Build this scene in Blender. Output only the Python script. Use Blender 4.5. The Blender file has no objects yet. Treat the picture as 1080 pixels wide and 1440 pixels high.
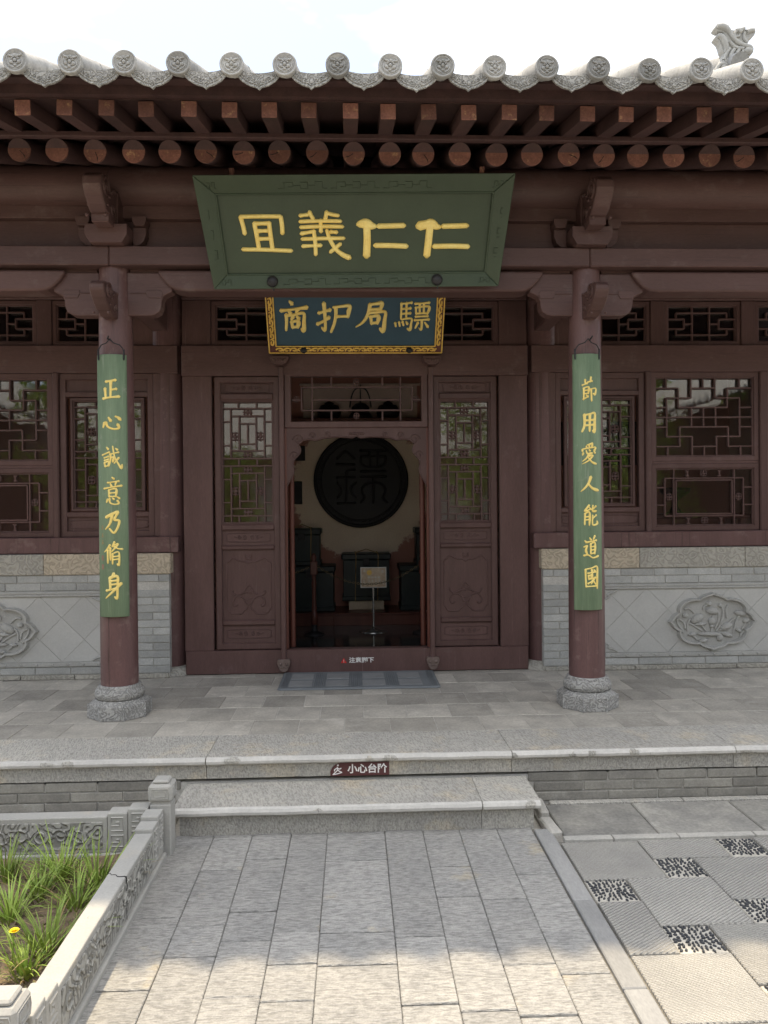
import bpy, math, random
from mathutils import Vector, Matrix
random.seed(11)
PI = math.pi
S = bpy.context.scene
COL = S.collection

# ------------------------------------------------------------------ camera
FPX, HCAM = 1090.0, 1.55
YAW, PITCH, ROLL = math.atan(43 / FPX), -8.4 / FPX, -0.009
cd = bpy.data.cameras.new('camera')
cam = bpy.data.objects.new('camera', cd)
COL.objects.link(cam)
cd.sensor_fit = 'VERTICAL'
cd.sensor_height = 24.0
cd.lens = 24.0 * FPX / 1440.0
cd.clip_start = 0.05
cd.clip_end = 2000
CR = Matrix.Rotation(-YAW, 4, 'Z') @ Matrix.Rotation(PI / 2 + PITCH, 4, 'X') @ Matrix.Rotation(ROLL, 4, 'Z')
cam.matrix_world = Matrix.Translation((0, 0, HCAM)) @ CR
S.camera = cam
S.render.resolution_x, S.render.resolution_y = 768, 1024


def at(px, py, Y):
    """photo pixel -> point on the vertical plane at depth Y (used to lay out measured things)"""
    d = CR.to_3x3() @ Vector(((px - 540) / FPX, -(py - 720) / FPX, -1))
    return Vector((0, 0, HCAM)) + d * (Y / d.y)


# ------------------------------------------------------------------ world, sun, exposure
SUNV = Vector((-0.22, 0.29, 1.0)).normalized()
w = bpy.data.worlds.new('World')
S.world = w
w.use_nodes = True
nt = w.node_tree
nt.nodes.clear()
out = nt.nodes.new('ShaderNodeOutputWorld')
bg = nt.nodes.new('ShaderNodeBackground')
sky = nt.nodes.new('ShaderNodeTexSky')
sky.sky_type = 'NISHITA'
sky.sun_disc = False
sky.sun_elevation = math.asin(SUNV.z)
sky.sun_rotation = math.atan2(SUNV.x, SUNV.y)
sky.air_density = 1.0
sky.dust_density = 1.0
tc = nt.nodes.new('ShaderNodeTexCoord')
mp = nt.nodes.new('ShaderNodeMapping')
mp.inputs['Scale'].default_value = (1.0, 1.0, 2.2)
nz = nt.nodes.new('ShaderNodeTexNoise')
nz.inputs['Scale'].default_value = 1.7
nz.inputs['Detail'].default_value = 6
nz.inputs['Roughness'].default_value = 0.55
cr = nt.nodes.new('ShaderNodeMapRange')
cr.inputs['From Min'].default_value = 0.43
cr.inputs['From Max'].default_value = 0.70
cr.inputs['To Min'].default_value = 0.15
cr.inputs['To Max'].default_value = 0.95
mx = nt.nodes.new('ShaderNodeMix')
mx.data_type = 'RGBA'
sx_ = nt.nodes.new('ShaderNodeSeparateXYZ')              # thin overcast: brighter towards the zenith
mz = nt.nodes.new('ShaderNodeMapRange')
mz.inputs['To Min'].default_value = 0.62
mz.inputs['To Max'].default_value = 1.22
cl_ = nt.nodes.new('ShaderNodeVectorMath'); cl_.operation = 'SCALE'
cl_.inputs[0].default_value = (9.42, 9.17, 8.75)
nt.links.new(tc.outputs['Generated'], sx_.inputs[0])
nt.links.new(sx_.outputs['Z'], mz.inputs['Value'])
nt.links.new(mz.outputs[0], cl_.inputs['Scale'])
nt.links.new(cl_.outputs[0], mx.inputs[7])
mp.inputs['Location'].default_value = (6.7, 0, 0)
nt.links.new(tc.outputs['Generated'], mp.inputs['Vector'])
nt.links.new(mp.outputs['Vector'], nz.inputs['Vector'])
nt.links.new(nz.outputs['Fac'], cr.inputs['Value'])
nt.links.new(cr.outputs['Result'], mx.inputs[0])
ns_ = nt.nodes.new('ShaderNodeVectorMath'); ns_.operation = 'SCALE'
ns_.inputs['Scale'].default_value = 0.60                 # clear sky counts at strength 0.09, the cloud sheet is brighter
nt.links.new(sky.outputs['Color'], ns_.inputs[0])
nt.links.new(ns_.outputs[0], mx.inputs[6])
nt.links.new(mx.outputs[2], bg.inputs['Color'])
bg.inputs['Strength'].default_value = 0.15
nt.links.new(bg.outputs[0], out.inputs[0])

sl = bpy.data.lights.new('sun', 'SUN')
sl.energy = 2.0
sl.angle = math.radians(1.3)
sl.color = (1.0, 0.83, 0.58)
sun = bpy.data.objects.new('sun', sl)
COL.objects.link(sun)
sun.location = (0, 0, 20)
sun.rotation_euler = SUNV.to_track_quat('Z', 'Y').to_euler()

S.view_settings.view_transform = 'Standard'
S.view_settings.look = 'None'
S.view_settings.exposure = 1.363
S.view_settings.gamma = 1.0
S.view_settings.use_curve_mapping = False
S.render.engine = 'CYCLES'
S.cycles.use_denoising = True
S.cycles.denoiser = 'OPENIMAGEDENOISE'
S.cycles.max_bounces = 8
S.cycles.diffuse_bounces = 5
S.cycles.glossy_bounces = 3
S.cycles.transparent_max_bounces = 12
S.cycles.caustics_reflective = False
S.cycles.caustics_refractive = False
S.cycles.sample_clamp_indirect = 6.0


# ------------------------------------------------------------------ materials
def mat(name, a, b=None, big=3.0, fine=60.0, rough=0.7, spec=0.35, rnd=0.0, bump=0.0, bumpscale=None, bumpdist=0.003,
        dark=0.0, grain=None, chisel=None, stain=None, metal=0.0, scratch=None):
    """a/b: the two tones the broad noise moves between; rnd: tone shift per piece; dark: fine speckle;
    grain: (sx,sy,sz) stretch of the noise; chisel: (angle, scale, strength) tooled lines; stain: (colour, scale, low, high)"""
    m = bpy.data.materials.new(name)
    m.use_nodes = True
    t = m.node_tree
    N, L = t.nodes.new, t.links.new
    bs = t.nodes['Principled BSDF']
    bs.inputs['Roughness'].default_value = rough
    bs.inputs['Specular IOR Level'].default_value = spec
    bs.inputs['Metallic'].default_value = metal
    geo = N('ShaderNodeNewGeometry')
    vec = geo.outputs['Position']
    oi = N('ShaderNodeObjectInfo')
    if rnd:
        ad = N('ShaderNodeVectorMath'); ad.operation = 'MULTIPLY_ADD'
        cb = N('ShaderNodeCombineXYZ')
        for i in range(3):
            L(oi.outputs['Random'], cb.inputs[i])
        ad.inputs[1].default_value = (13.7, 7.3, 5.1)
        L(cb.outputs[0], ad.inputs[0]); L(vec, ad.inputs[2])
        vec = ad.outputs[0]
    base = vec
    if grain:
        g = N('ShaderNodeVectorMath'); g.operation = 'MULTIPLY'
        g.inputs[1].default_value = grain
        L(vec, g.inputs[0]); vec = g.outputs[0]
    n1 = N('ShaderNodeTexNoise'); n1.inputs['Scale'].default_value = big; n1.inputs['Detail'].default_value = 5
    n1.inputs['Roughness'].default_value = 0.6
    L(vec, n1.inputs['Vector'])
    r1 = N('ShaderNodeMapRange'); r1.inputs['From Min'].default_value = 0.33; r1.inputs['From Max'].default_value = 0.67
    L(n1.outputs['Fac'], r1.inputs['Value'])
    m1 = N('ShaderNodeMix'); m1.data_type = 'RGBA'
    m1.inputs[6].default_value = (*a, 1)
    m1.inputs[7].default_value = (*(b or a), 1)
    L(r1.outputs[0], m1.inputs[0])
    col = m1.outputs[2]
    n2 = N('ShaderNodeTexNoise'); n2.inputs['Scale'].default_value = fine; n2.inputs['Detail'].default_value = 6
    n2.inputs['Roughness'].default_value = 0.7
    L(vec, n2.inputs['Vector'])

    def mul(c, fac):
        x = N('ShaderNodeVectorMath'); x.operation = 'SCALE'
        L(c, x.inputs[0]); L(fac, x.inputs['Scale'])
        return x.outputs[0]

    if stain:
        n3 = N('ShaderNodeTexNoise'); n3.inputs['Scale'].default_value = stain[1]; n3.inputs['Detail'].default_value = 7
        n3.inputs['Roughness'].default_value = 0.65
        L(base, n3.inputs['Vector'])
        r3 = N('ShaderNodeMapRange'); r3.inputs['From Min'].default_value = stain[2]; r3.inputs['From Max'].default_value = stain[3]
        L(n3.outputs['Fac'], r3.inputs['Value'])
        m3 = N('ShaderNodeMix'); m3.data_type = 'RGBA'
        m3.inputs[7].default_value = (*stain[0], 1)
        L(col, m3.inputs[6]); L(r3.outputs[0], m3.inputs[0])
        col = m3.outputs[2]
    if scratch:
        sv = N('ShaderNodeVectorMath'); sv.operation = 'MULTIPLY'; sv.inputs[1].default_value = scratch[1]
        L(base, sv.inputs[0])
        n4 = N('ShaderNodeTexNoise'); n4.inputs['Scale'].default_value = 1.0; n4.inputs['Detail'].default_value = 4; n4.inputs['Roughness'].default_value = .65
        L(sv.outputs[0], n4.inputs['Vector'])
        r4 = N('ShaderNodeMapRange'); r4.inputs['From Min'].default_value = scratch[2]; r4.inputs['From Max'].default_value = scratch[3]
        r4.inputs['To Max'].default_value = scratch[4]
        L(n4.outputs['Fac'], r4.inputs['Value'])
        m4 = N('ShaderNodeMix'); m4.data_type = 'RGBA'; m4.inputs[7].default_value = (*scratch[0], 1)
        L(col, m4.inputs[6]); L(r4.outputs[0], m4.inputs[0])
        col = m4.outputs[2]
    if dark:
        r2 = N('ShaderNodeMapRange'); r2.inputs['From Min'].default_value = 0.3; r2.inputs['From Max'].default_value = 0.7
        r2.inputs['To Min'].default_value = 1 - dark; r2.inputs['To Max'].default_value = 1 + dark
        L(n2.outputs['Fac'], r2.inputs['Value'])
        col = mul(col, r2.outputs[0])
    if rnd:
        rr = N('ShaderNodeMapRange'); rr.inputs['To Min'].default_value = 1 - rnd; rr.inputs['To Max'].default_value = 1 + rnd
        L(oi.outputs['Random'], rr.inputs['Value'])
        col = mul(col, rr.outputs[0])
    height = None
    if chisel and len(chisel) > 3:
        rot = N('ShaderNodeMapping'); rot.inputs['Rotation'].default_value = (0, 0, chisel[0])
        L(base, rot.inputs['Vector'])
        wv = N('ShaderNodeTexWave'); wv.bands_direction = 'Y'; wv.inputs['Scale'].default_value = chisel[1]
        wv.inputs['Distortion'].default_value = 2.2; wv.inputs['Detail'].default_value = 4; wv.inputs['Detail Scale'].default_value = 3.0; wv.inputs['Detail Roughness'].default_value = .7
        L(rot.outputs[0], wv.inputs['Vector'])
        ws = N('ShaderNodeMapRange'); L(wv.outputs['Fac'], ws.inputs['Value'])
    elif chisel:
        rot = N('ShaderNodeMapping'); rot.inputs['Rotation'].default_value = (0, 0, chisel[0])
        L(base, rot.inputs['Vector'])
        ms = N('ShaderNodeVectorMath'); ms.operation = 'MULTIPLY'; ms.inputs[1].default_value = (chisel[1] * .25, chisel[1], chisel[1] * .55)
        L(rot.outputs[0], ms.inputs[0])
        wv = N('ShaderNodeTexNoise'); wv.inputs['Scale'].default_value = 1.0; wv.inputs['Detail'].default_value = 2.5
        wv.inputs['Roughness'].default_value = 0.5; wv.inputs['Distortion'].default_value = 0.35
        L(ms.outputs[0], wv.inputs['Vector'])
        ws = N('ShaderNodeMapRange'); ws.inputs['From Min'].default_value = .34; ws.inputs['From Max'].default_value = .66
        L(wv.outputs['Fac'], ws.inputs['Value'])
    if chisel:
        n5 = N('ShaderNodeTexNoise'); n5.inputs['Scale'].default_value = 38; n5.inputs['Detail'].default_value = 4
        L(base, n5.inputs['Vector'])
        sm = N('ShaderNodeMath'); sm.operation = 'MULTIPLY_ADD'; sm.inputs[1].default_value = .8
        L(n5.outputs['Fac'], sm.inputs[0]); L(ws.outputs[0], sm.inputs[2])
        height = sm.outputs[0]
        rc = N('ShaderNodeMapRange'); rc.inputs['From Min'].default_value = 0.25; rc.inputs['From Max'].default_value = 1.15
        rc.inputs['To Min'].default_value = 1 - chisel[2]; rc.inputs['To Max'].default_value = 1 + chisel[2] * 0.35
        L(height, rc.inputs['Value'])
        col = mul(col, rc.outputs[0])
    L(col, bs.inputs['Base Color'])
    if bump:
        bp = N('ShaderNodeBump'); bp.inputs['Strength'].default_value = bump; bp.inputs['Distance'].default_value = bumpdist
        if height is not None:
            L(height, bp.inputs['Height'])
        else:
            nb = N('ShaderNodeTexNoise'); nb.inputs['Scale'].default_value = bumpscale or fine; nb.inputs['Detail'].default_value = 6
            L(vec, nb.inputs['Vector'])
            L(nb.outputs['Fac'], bp.inputs['Height'])
        L(bp.outputs[0], bs.inputs['Normal'])
    return m


def carve(m, scale=30, strength=0.6, dist=0.006, feature='DISTANCE_TO_EDGE', tint=0.35):
    """add shallow carved relief to a stone material"""
    t = m.node_tree
    N, L = t.nodes.new, t.links.new
    bs = t.nodes['Principled BSDF']
    geo = N('ShaderNodeNewGeometry')
    nn = N('ShaderNodeTexNoise'); nn.inputs['Scale'].default_value = scale; nn.inputs['Detail'].default_value = 0.6
    L(geo.outputs['Position'], nn.inputs['Vector'])
    ml = N('ShaderNodeMath'); ml.operation = 'MULTIPLY'; ml.inputs[1].default_value = 34.0
    L(nn.outputs['Fac'], ml.inputs[0])
    sn_ = N('ShaderNodeMath'); sn_.operation = 'SINE'
    L(ml.outputs[0], sn_.inputs[0])
    r = N('ShaderNodeMapRange'); r.inputs['From Min'].default_value = -.75; r.inputs['From Max'].default_value = .35
    L(sn_.outputs[0], r.inputs['Value'])
    bp = N('ShaderNodeBump'); bp.inputs['Strength'].default_value = strength; bp.inputs['Distance'].default_value = dist
    L(r.outputs[0], bp.inputs['Height'])
    L(bp.outputs[0], bs.inputs['Normal'])
    src = bs.inputs['Base Color'].links[0].from_socket
    r2 = N('ShaderNodeMapRange'); r2.inputs['To Min'].default_value = 1 - tint; r2.inputs['To Max'].default_value = 1.0
    L(r.outputs[0], r2.inputs['Value'])
    sc = N('ShaderNodeVectorMath'); sc.operation = 'SCALE'
    L(src, sc.inputs[0]); L(r2.outputs[0], sc.inputs['Scale'])
    L(sc.outputs[0], bs.inputs['Base Color'])
    return m


M = {}
WOOD_A, WOOD_B = (0.128, 0.074, 0.068), (0.100, 0.057, 0.052)
M['wood'] = mat('maroon_paint', WOOD_A, WOOD_B, big=2.5, fine=40, rough=0.42, spec=0.25, dark=0.14, grain=(3, 3, .6), bump=.2, bumpscale=60, rnd=.12,
                stain=((.19, .135, .13), 5, .60, .92), scratch=((.25, .19, .18), (70, 70, 2.2), .64, .76, .45))
M['woodx'] = mat('maroon_paint_beam', WOOD_A, WOOD_B, big=2.5, fine=40, rough=0.44, spec=0.25, dark=0.14, grain=(.6, 3, 3), bump=.2, bumpscale=60, rnd=.10,
                 stain=((.17, .12, .11), 7, .56, .80), scratch=((.05, .03, .03), (2.0, 60, 80), .60, .72, .7))
M['column'] = mat('column_paint', (0.155, 0.086, 0.083), (0.115, 0.064, 0.062), big=3, fine=70, rough=0.38, spec=0.32, dark=0.14, grain=(4, 4, .5),
                  bump=.22, bumpscale=50, stain=((.24, .165, .15), 9, .56, .78), scratch=((.05, .028, .026), (60, 60, 1.3), .60, .70, .8))
M['redwood'] = mat('red_brown_wood', (0.14, 0.045, 0.03), (0.10, 0.03, 0.022), big=4, rough=.38, spec=.45, grain=(4, 4, .5), dark=.1)
M['rafter'] = mat('rafter_paint', (0.085, 0.045, 0.042), (0.058, 0.032, 0.031), big=5, fine=50, rough=.65, dark=.2, rnd=.2, grain=(3, .6, 3), bump=.2)
M['rafter_end'] = mat('rafter_end_grain', (0.22, 0.10, 0.075), (0.16, 0.072, 0.055), big=14, fine=90, rough=.8, dark=.3, rnd=.36,
                      stain=((.42, .26, .14), 30, .58, .72), bump=.3)
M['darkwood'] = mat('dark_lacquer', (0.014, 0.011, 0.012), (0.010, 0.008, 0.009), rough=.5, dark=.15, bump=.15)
M['stone'] = mat('pale_grey_stone', (0.46, 0.44, 0.40), (0.37, 0.36, 0.335), big=3.5, fine=90, rough=.85, dark=.16, rnd=.07, bump=.35, bumpscale=110,
                 stain=((.2, .19, .17), 5, .6, .78))
M['tooled'] = mat('tooled_kerb_stone', (0.46, 0.44, 0.395), (0.385, 0.37, 0.34), big=3, fine=120, rough=.88, dark=.2, rnd=.06, bump=.7, bumpdist=.004,
                  chisel=(1.35, 130, .30), stain=((.52, .46, .36), 4, .55, .7))
M['nose'] = mat('worn_nosing', (0.62, 0.60, 0.56), (0.52, 0.505, 0.475), big=6, rough=.6, dark=.10, rnd=.05, bump=.15)
M['basestone'] = carve(mat('carved_base_stone', (0.44, 0.43, 0.41), (0.35, 0.345, 0.33), big=9, fine=140, rough=.85, dark=.2), 26, .8, .006, tint=.3)
M['lowwall'] = mat('low_wall_stone', (0.43, 0.42, 0.39), (0.36, 0.355, 0.335), big=5, fine=120, rough=.8, dark=.10, bump=.2, stain=((.5, .44, .34), 3, .55, .75))
M['lowcarve'] = carve(mat('low_wall_carving', (0.42, 0.41, 0.375), (0.35, 0.345, 0.32), big=8, fine=120, rough=.85, dark=.15), 17, .9, .008, tint=.38)
M['flag'] = mat('tooled_flagstone', (0.355, 0.345, 0.325), (0.295, 0.29, 0.278), big=4, fine=150, rough=.9, dark=.18, rnd=.08, bump=.7, bumpdist=.005,
                chisel=(0.0, 125, .34), stain=((.46, .39, .27), 3.4, .61, .76))
M['flag_a'] = mat('tooled_slab', (0.41, 0.395, 0.36), (0.345, 0.333, 0.31), big=4, fine=150, rough=.9, dark=.2, rnd=.08, bump=.85, bumpdist=.006,
                  chisel=(PI * .22, 25, .20, 1))
M['flag_b'] = mat('tooled_slab_cross', (0.41, 0.395, 0.36), (0.345, 0.333, 0.31), big=4, fine=150, rough=.9, dark=.2, rnd=.08, bump=.85, bumpdist=.006,
                  chisel=(-PI * .19, 24, .20, 1))
M['slate'] = mat('slate_strip', (0.35, 0.345, 0.335), (0.265, 0.264, 0.26), big=5, fine=60, rough=.6, dark=.12, rnd=.1, bump=.2, grain=(2, .7, 1))
M['paver'] = mat('porch_paver', (0.48, 0.45, 0.395), (0.34, 0.32, 0.285), big=5, fine=70, rough=.66, dark=.2, rnd=.24, bump=.3,
                 stain=((.54, .51, .455), 6, .56, .72))
M['yardslab'] = mat('smooth_yard_slab', (0.35, 0.335, 0.30), (0.22, 0.214, 0.20), big=6, fine=60, rough=.8, dark=.22, rnd=.12, bump=.4,
                    stain=((.44, .42, .38), 4, .55, .72))
M['mortar'] = mat('mortar', (0.58, 0.56, 0.52), (0.46, 0.445, 0.41), big=8, fine=90, rough=.95, dark=.2, bump=.4)
M['darkjoint'] = mat('joint_dirt', (0.30, 0.285, 0.255), (0.20, 0.19, 0.17), big=6, fine=120, rough=1, dark=.3, bump=.4)
M['brick'] = mat('blue_grey_brick', (0.48, 0.48, 0.46), (0.38, 0.383, 0.37), big=9, fine=90, rough=.85, dark=.16, rnd=.15, bump=.3,
                 stain=((.50, .49, .46), 11, .6, .75))
M['brickdark'] = mat('riser_brick', (0.31, 0.295, 0.26), (0.215, 0.205, 0.185), big=7, fine=90, rough=.9, dark=.2, rnd=.16, bump=.35,
                     stain=((.36, .35, .32), 8, .58, .75))
M['paneltile'] = mat('wall_panel_tile', (0.53, 0.525, 0.50), (0.48, 0.476, 0.455), big=5, fine=70, rough=.8, dark=.06, rnd=.05, bump=.12)
M['relief'] = mat('relief_stone', (0.45, 0.445, 0.42), (0.39, 0.385, 0.365), big=9, fine=90, rough=.85, dark=.12, bump=.25)
M['coptan'] = carve(mat('tan_coping', (0.60, 0.51, 0.39), (0.51, 0.44, 0.34), big=7, fine=120, rough=.9, dark=.14, rnd=.05), 16, .6, .006, tint=.2)
M['copgrey'] = carve(mat('grey_coping', (0.47, 0.445, 0.39), (0.40, 0.38, 0.335), big=7, fine=120, rough=.9, dark=.14, rnd=.05), 16, .6, .006, tint=.17)
M['tile'] = mat('roof_tile', (0.42, 0.415, 0.395), (0.325, 0.325, 0.318), big=10, fine=90, rough=.85, dark=.2, rnd=.26, bump=.5,
                stain=((.20, .20, .18), 16, .54, .74))
M['tilecarve'] = carve(mat('carved_tile', (0.47, 0.46, 0.43), (0.38, 0.375, 0.36), big=14, fine=120, rough=.85, dark=.12, rnd=.12), 40, .9, .005, tint=.35)
M['green'] = mat('dark_green_paint', (0.050, 0.073, 0.042), (0.041, 0.061, 0.035), big=4, fine=60, rough=.42, spec=.4, dark=.07, bump=.06)
M['couplet'] = mat('weathered_green_paint', (0.205, 0.280, 0.175), (0.145, 0.212, 0.130), big=2.2, fine=22, rough=.6, dark=.16, grain=(7, 7, .45), bump=.3, scratch=((.36, .40, .32), (90, 90, 2.5), .62, .74, .8),
                   stain=((.30, .33, .25), 12, .60, .74))
M['blue'] = mat('slate_blue_paint', (0.045, 0.095, 0.135), (0.037, 0.080, 0.115), big=5, rough=.5, dark=.05)
M['gold'] = mat('gold_paint', (1.0, 0.80, 0.27), (0.95, 0.70, 0.19), big=14, fine=60, rough=.38, spec=.6, dark=.10, metal=.1)
M['goldtrim'] = mat('gold_trim', (0.92, 0.62, 0.15), (0.78, 0.50, 0.10), big=14, fine=60, rough=.45, spec=.5, dark=.12, metal=.15)
M['iron'] = mat('iron', (0.05, 0.048, 0.05), (0.035, 0.034, 0.036), rough=.5, metal=.6, dark=.2)
M['mat'] = mat('grey_rubber_mat', (0.20, 0.215, 0.225), (0.165, 0.178, 0.188), big=4, fine=200, rough=.85, dark=.12, bump=.3)
M['matpanel'] = mat('mat_insert', (0.28, 0.285, 0.285), (0.235, 0.24, 0.24), big=8, fine=220, rough=.9, dark=.14, bump=.4)
M['signred'] = mat('maroon_sign', (0.115, 0.042, 0.042), (0.10, 0.037, 0.037), rough=.45, dark=.04)
M['white'] = mat('white_lettering', (0.82, 0.80, 0.78), rough=.5)
M['warn'] = mat('warning_red', (0.55, 0.03, 0.025), rough=.5)
M['soil'] = mat('soil', (0.26, 0.195, 0.13), (0.15, 0.11, 0.075), big=14, fine=90, rough=1, dark=.3, bump=.8, bumpdist=.01)
M['blade'] = mat('daylily_leaf', (0.33, 0.42, 0.085), (0.19, 0.30, 0.05), big=14, fine=50, rough=.5, dark=.12, rnd=.2)
M['dryblade'] = mat('dry_leaf', (0.36, 0.28, 0.13), (0.24, 0.18, 0.08), big=20, rough=.8, dark=.2)
M['weed'] = mat('ground_leaf', (0.115, 0.16, 0.04), (0.18, 0.15, 0.075), big=30, rough=.7, dark=.2)
M['petal'] = mat('yellow_petal', (0.95, 0.74, 0.02), (0.88, 0.62, 0.015), big=60, rough=.6)
M['pebble'] = mat('dark_pebble', (0.055, 0.058, 0.066), (0.03, 0.032, 0.038), big=40, rough=.35, spec=.5, dark=.2)
M['grout'] = mat('pebble_grout', (0.55, 0.52, 0.46), (0.47, 0.45, 0.40), big=30, rough=.95, dark=.2, bump=.3)
M['ground'] = mat('courtyard_ground', (0.48, 0.45, 0.40), (0.42, 0.40, 0.36), big=1.2, fine=60, rough=.95, dark=.2, bump=.4)
M['plaster'] = mat('interior_plaster', (0.68, 0.56, 0.43), (0.60, 0.48, 0.36), big=2, rough=.9, dark=.1)
M['brass'] = mat('dull_brass', (0.22, 0.17, 0.10), rough=.5, metal=.5)
M['footstone'] = mat('brown_carved_foot', (0.21, 0.155, 0.135), (0.16, 0.115, 0.10), big=30, rough=.9, dark=.25, bump=.4)
M['banner'] = mat('pale_pink_board', (0.84, 0.66, 0.58), (0.78, 0.60, 0.52), big=4, rough=.8, dark=.05)
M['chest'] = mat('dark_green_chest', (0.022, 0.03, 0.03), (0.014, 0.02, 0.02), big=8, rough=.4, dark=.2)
M['chrome'] = mat('steel', (0.6, 0.6, 0.6), rough=.25, metal=.9)
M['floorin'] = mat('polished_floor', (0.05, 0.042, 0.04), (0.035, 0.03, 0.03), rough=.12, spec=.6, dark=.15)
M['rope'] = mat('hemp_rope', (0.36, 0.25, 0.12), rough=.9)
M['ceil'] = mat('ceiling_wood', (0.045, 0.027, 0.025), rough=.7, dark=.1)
M['bark'] = mat('bark', (0.10, 0.075, 0.055), (0.07, 0.055, 0.04), big=12, rough=.95, dark=.3, grain=(3, 3, .6), bump=.5)
M['leaf'] = mat('tree_leaf', (0.27, 0.37, 0.08), (0.16, 0.25, 0.05), big=3, rough=.55, dark=.2)
M['board'] = mat('sign_board_print', (0.80, 0.66, 0.50), (0.60, 0.44, 0.30), big=18, rough=.5, dark=.1)

# back wall of the hall: cream disc brushed on red-brown paint
mw = mat('painted_wall', (0.88, 0.72, 0.56), (0.82, 0.65, 0.50), big=3, rough=.9, dark=.08)
t = mw.node_tree
N, L = t.nodes.new, t.links.new
geo = N('ShaderNodeNewGeometry')
nn = N('ShaderNodeTexNoise'); nn.inputs['Scale'].default_value = 9; nn.inputs['Detail'].default_value = 7; nn.inputs['Roughness'].default_value = .7
L(geo.outputs['Position'], nn.inputs['Vector'])
ds = N('ShaderNodeVectorMath'); ds.operation = 'DISTANCE'; ds.inputs[1].default_value = (0.09, 8.9, 1.74)
L(geo.outputs['Position'], ds.inputs[0])
ma = N('ShaderNodeMath'); ma.operation = 'MULTIPLY_ADD'; ma.inputs[1].default_value = 0.34
L(nn.outputs['Fac'], ma.inputs[0]); L(ds.outputs['Value'], ma.inputs[2])
rr = N('ShaderNodeMapRange'); rr.inputs['From Min'].default_value = 0.94; rr.inputs['From Max'].default_value = 0.98
L(ma.outputs[0], rr.inputs['Value'])
mm = N('ShaderNodeMix'); mm.data_type = 'RGBA'; mm.inputs[7].default_value = (0.46, 0.22, 0.17, 1)
bs = t.nodes['Principled BSDF']
L(bs.inputs['Base Color'].links[0].from_socket, mm.inputs[6]); L(rr.outputs[0], mm.inputs[0])
L(mm.outputs[2], bs.inputs['Base Color'])
M['backwall'] = mw

# window glass: clear with a plain Fresnel reflection
gm = bpy.data.materials.new('window_glass'); gm.use_nodes = True
t = gm.node_tree; t.nodes.clear()
o_ = t.nodes.new('ShaderNodeOutputMaterial'); mi = t.nodes.new('ShaderNodeMixShader')
fr = t.nodes.new('ShaderNodeFresnel'); fr.inputs['IOR'].default_value = 1.9
tr = t.nodes.new('ShaderNodeBsdfTransparent'); tr.inputs[0].default_value = (.82, .84, .84, 1)
gl = t.nodes.new('ShaderNodeBsdfGlossy'); gl.inputs['Roughness'].default_value = 0.012
nb = t.nodes.new('ShaderNodeTexNoise'); nb.inputs['Scale'].default_value = 3.0
bpn = t.nodes.new('ShaderNodeBump'); bpn.inputs['Strength'].default_value = .05; bpn.inputs['Distance'].default_value = .02
t.links.new(nb.outputs['Fac'], bpn.inputs['Height']); t.links.new(bpn.outputs[0], gl.inputs['Normal'])
t.links.new(fr.outputs[0], mi.inputs[0]); t.links.new(tr.outputs[0], mi.inputs[1]); t.links.new(gl.outputs[0], mi.inputs[2])
t.links.new(mi.outputs[0], o_.inputs[0])
M['glass'] = gm

# ------------------------------------------------------------------ mesh helpers
WL = {}


def tag(o, label=None, cat=None, group=None, kind=None):
    if label: o['label'] = label
    if cat: o['category'] = cat
    if group: o['group'] = group
    if kind: o['kind'] = kind
    return o


def link(name, data, parent, wloc):
    o = bpy.data.objects.new(name, data)
    COL.objects.link(o)
    wloc = Vector(wloc)
    if parent is not None:
        o.parent = parent
        o.location = wloc - WL[parent.name]
    else:
        o.location = wloc
    WL[o.name] = wloc
    return o


def empty(name, loc, parent=None):
    return link(name, None, parent, loc)


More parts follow.
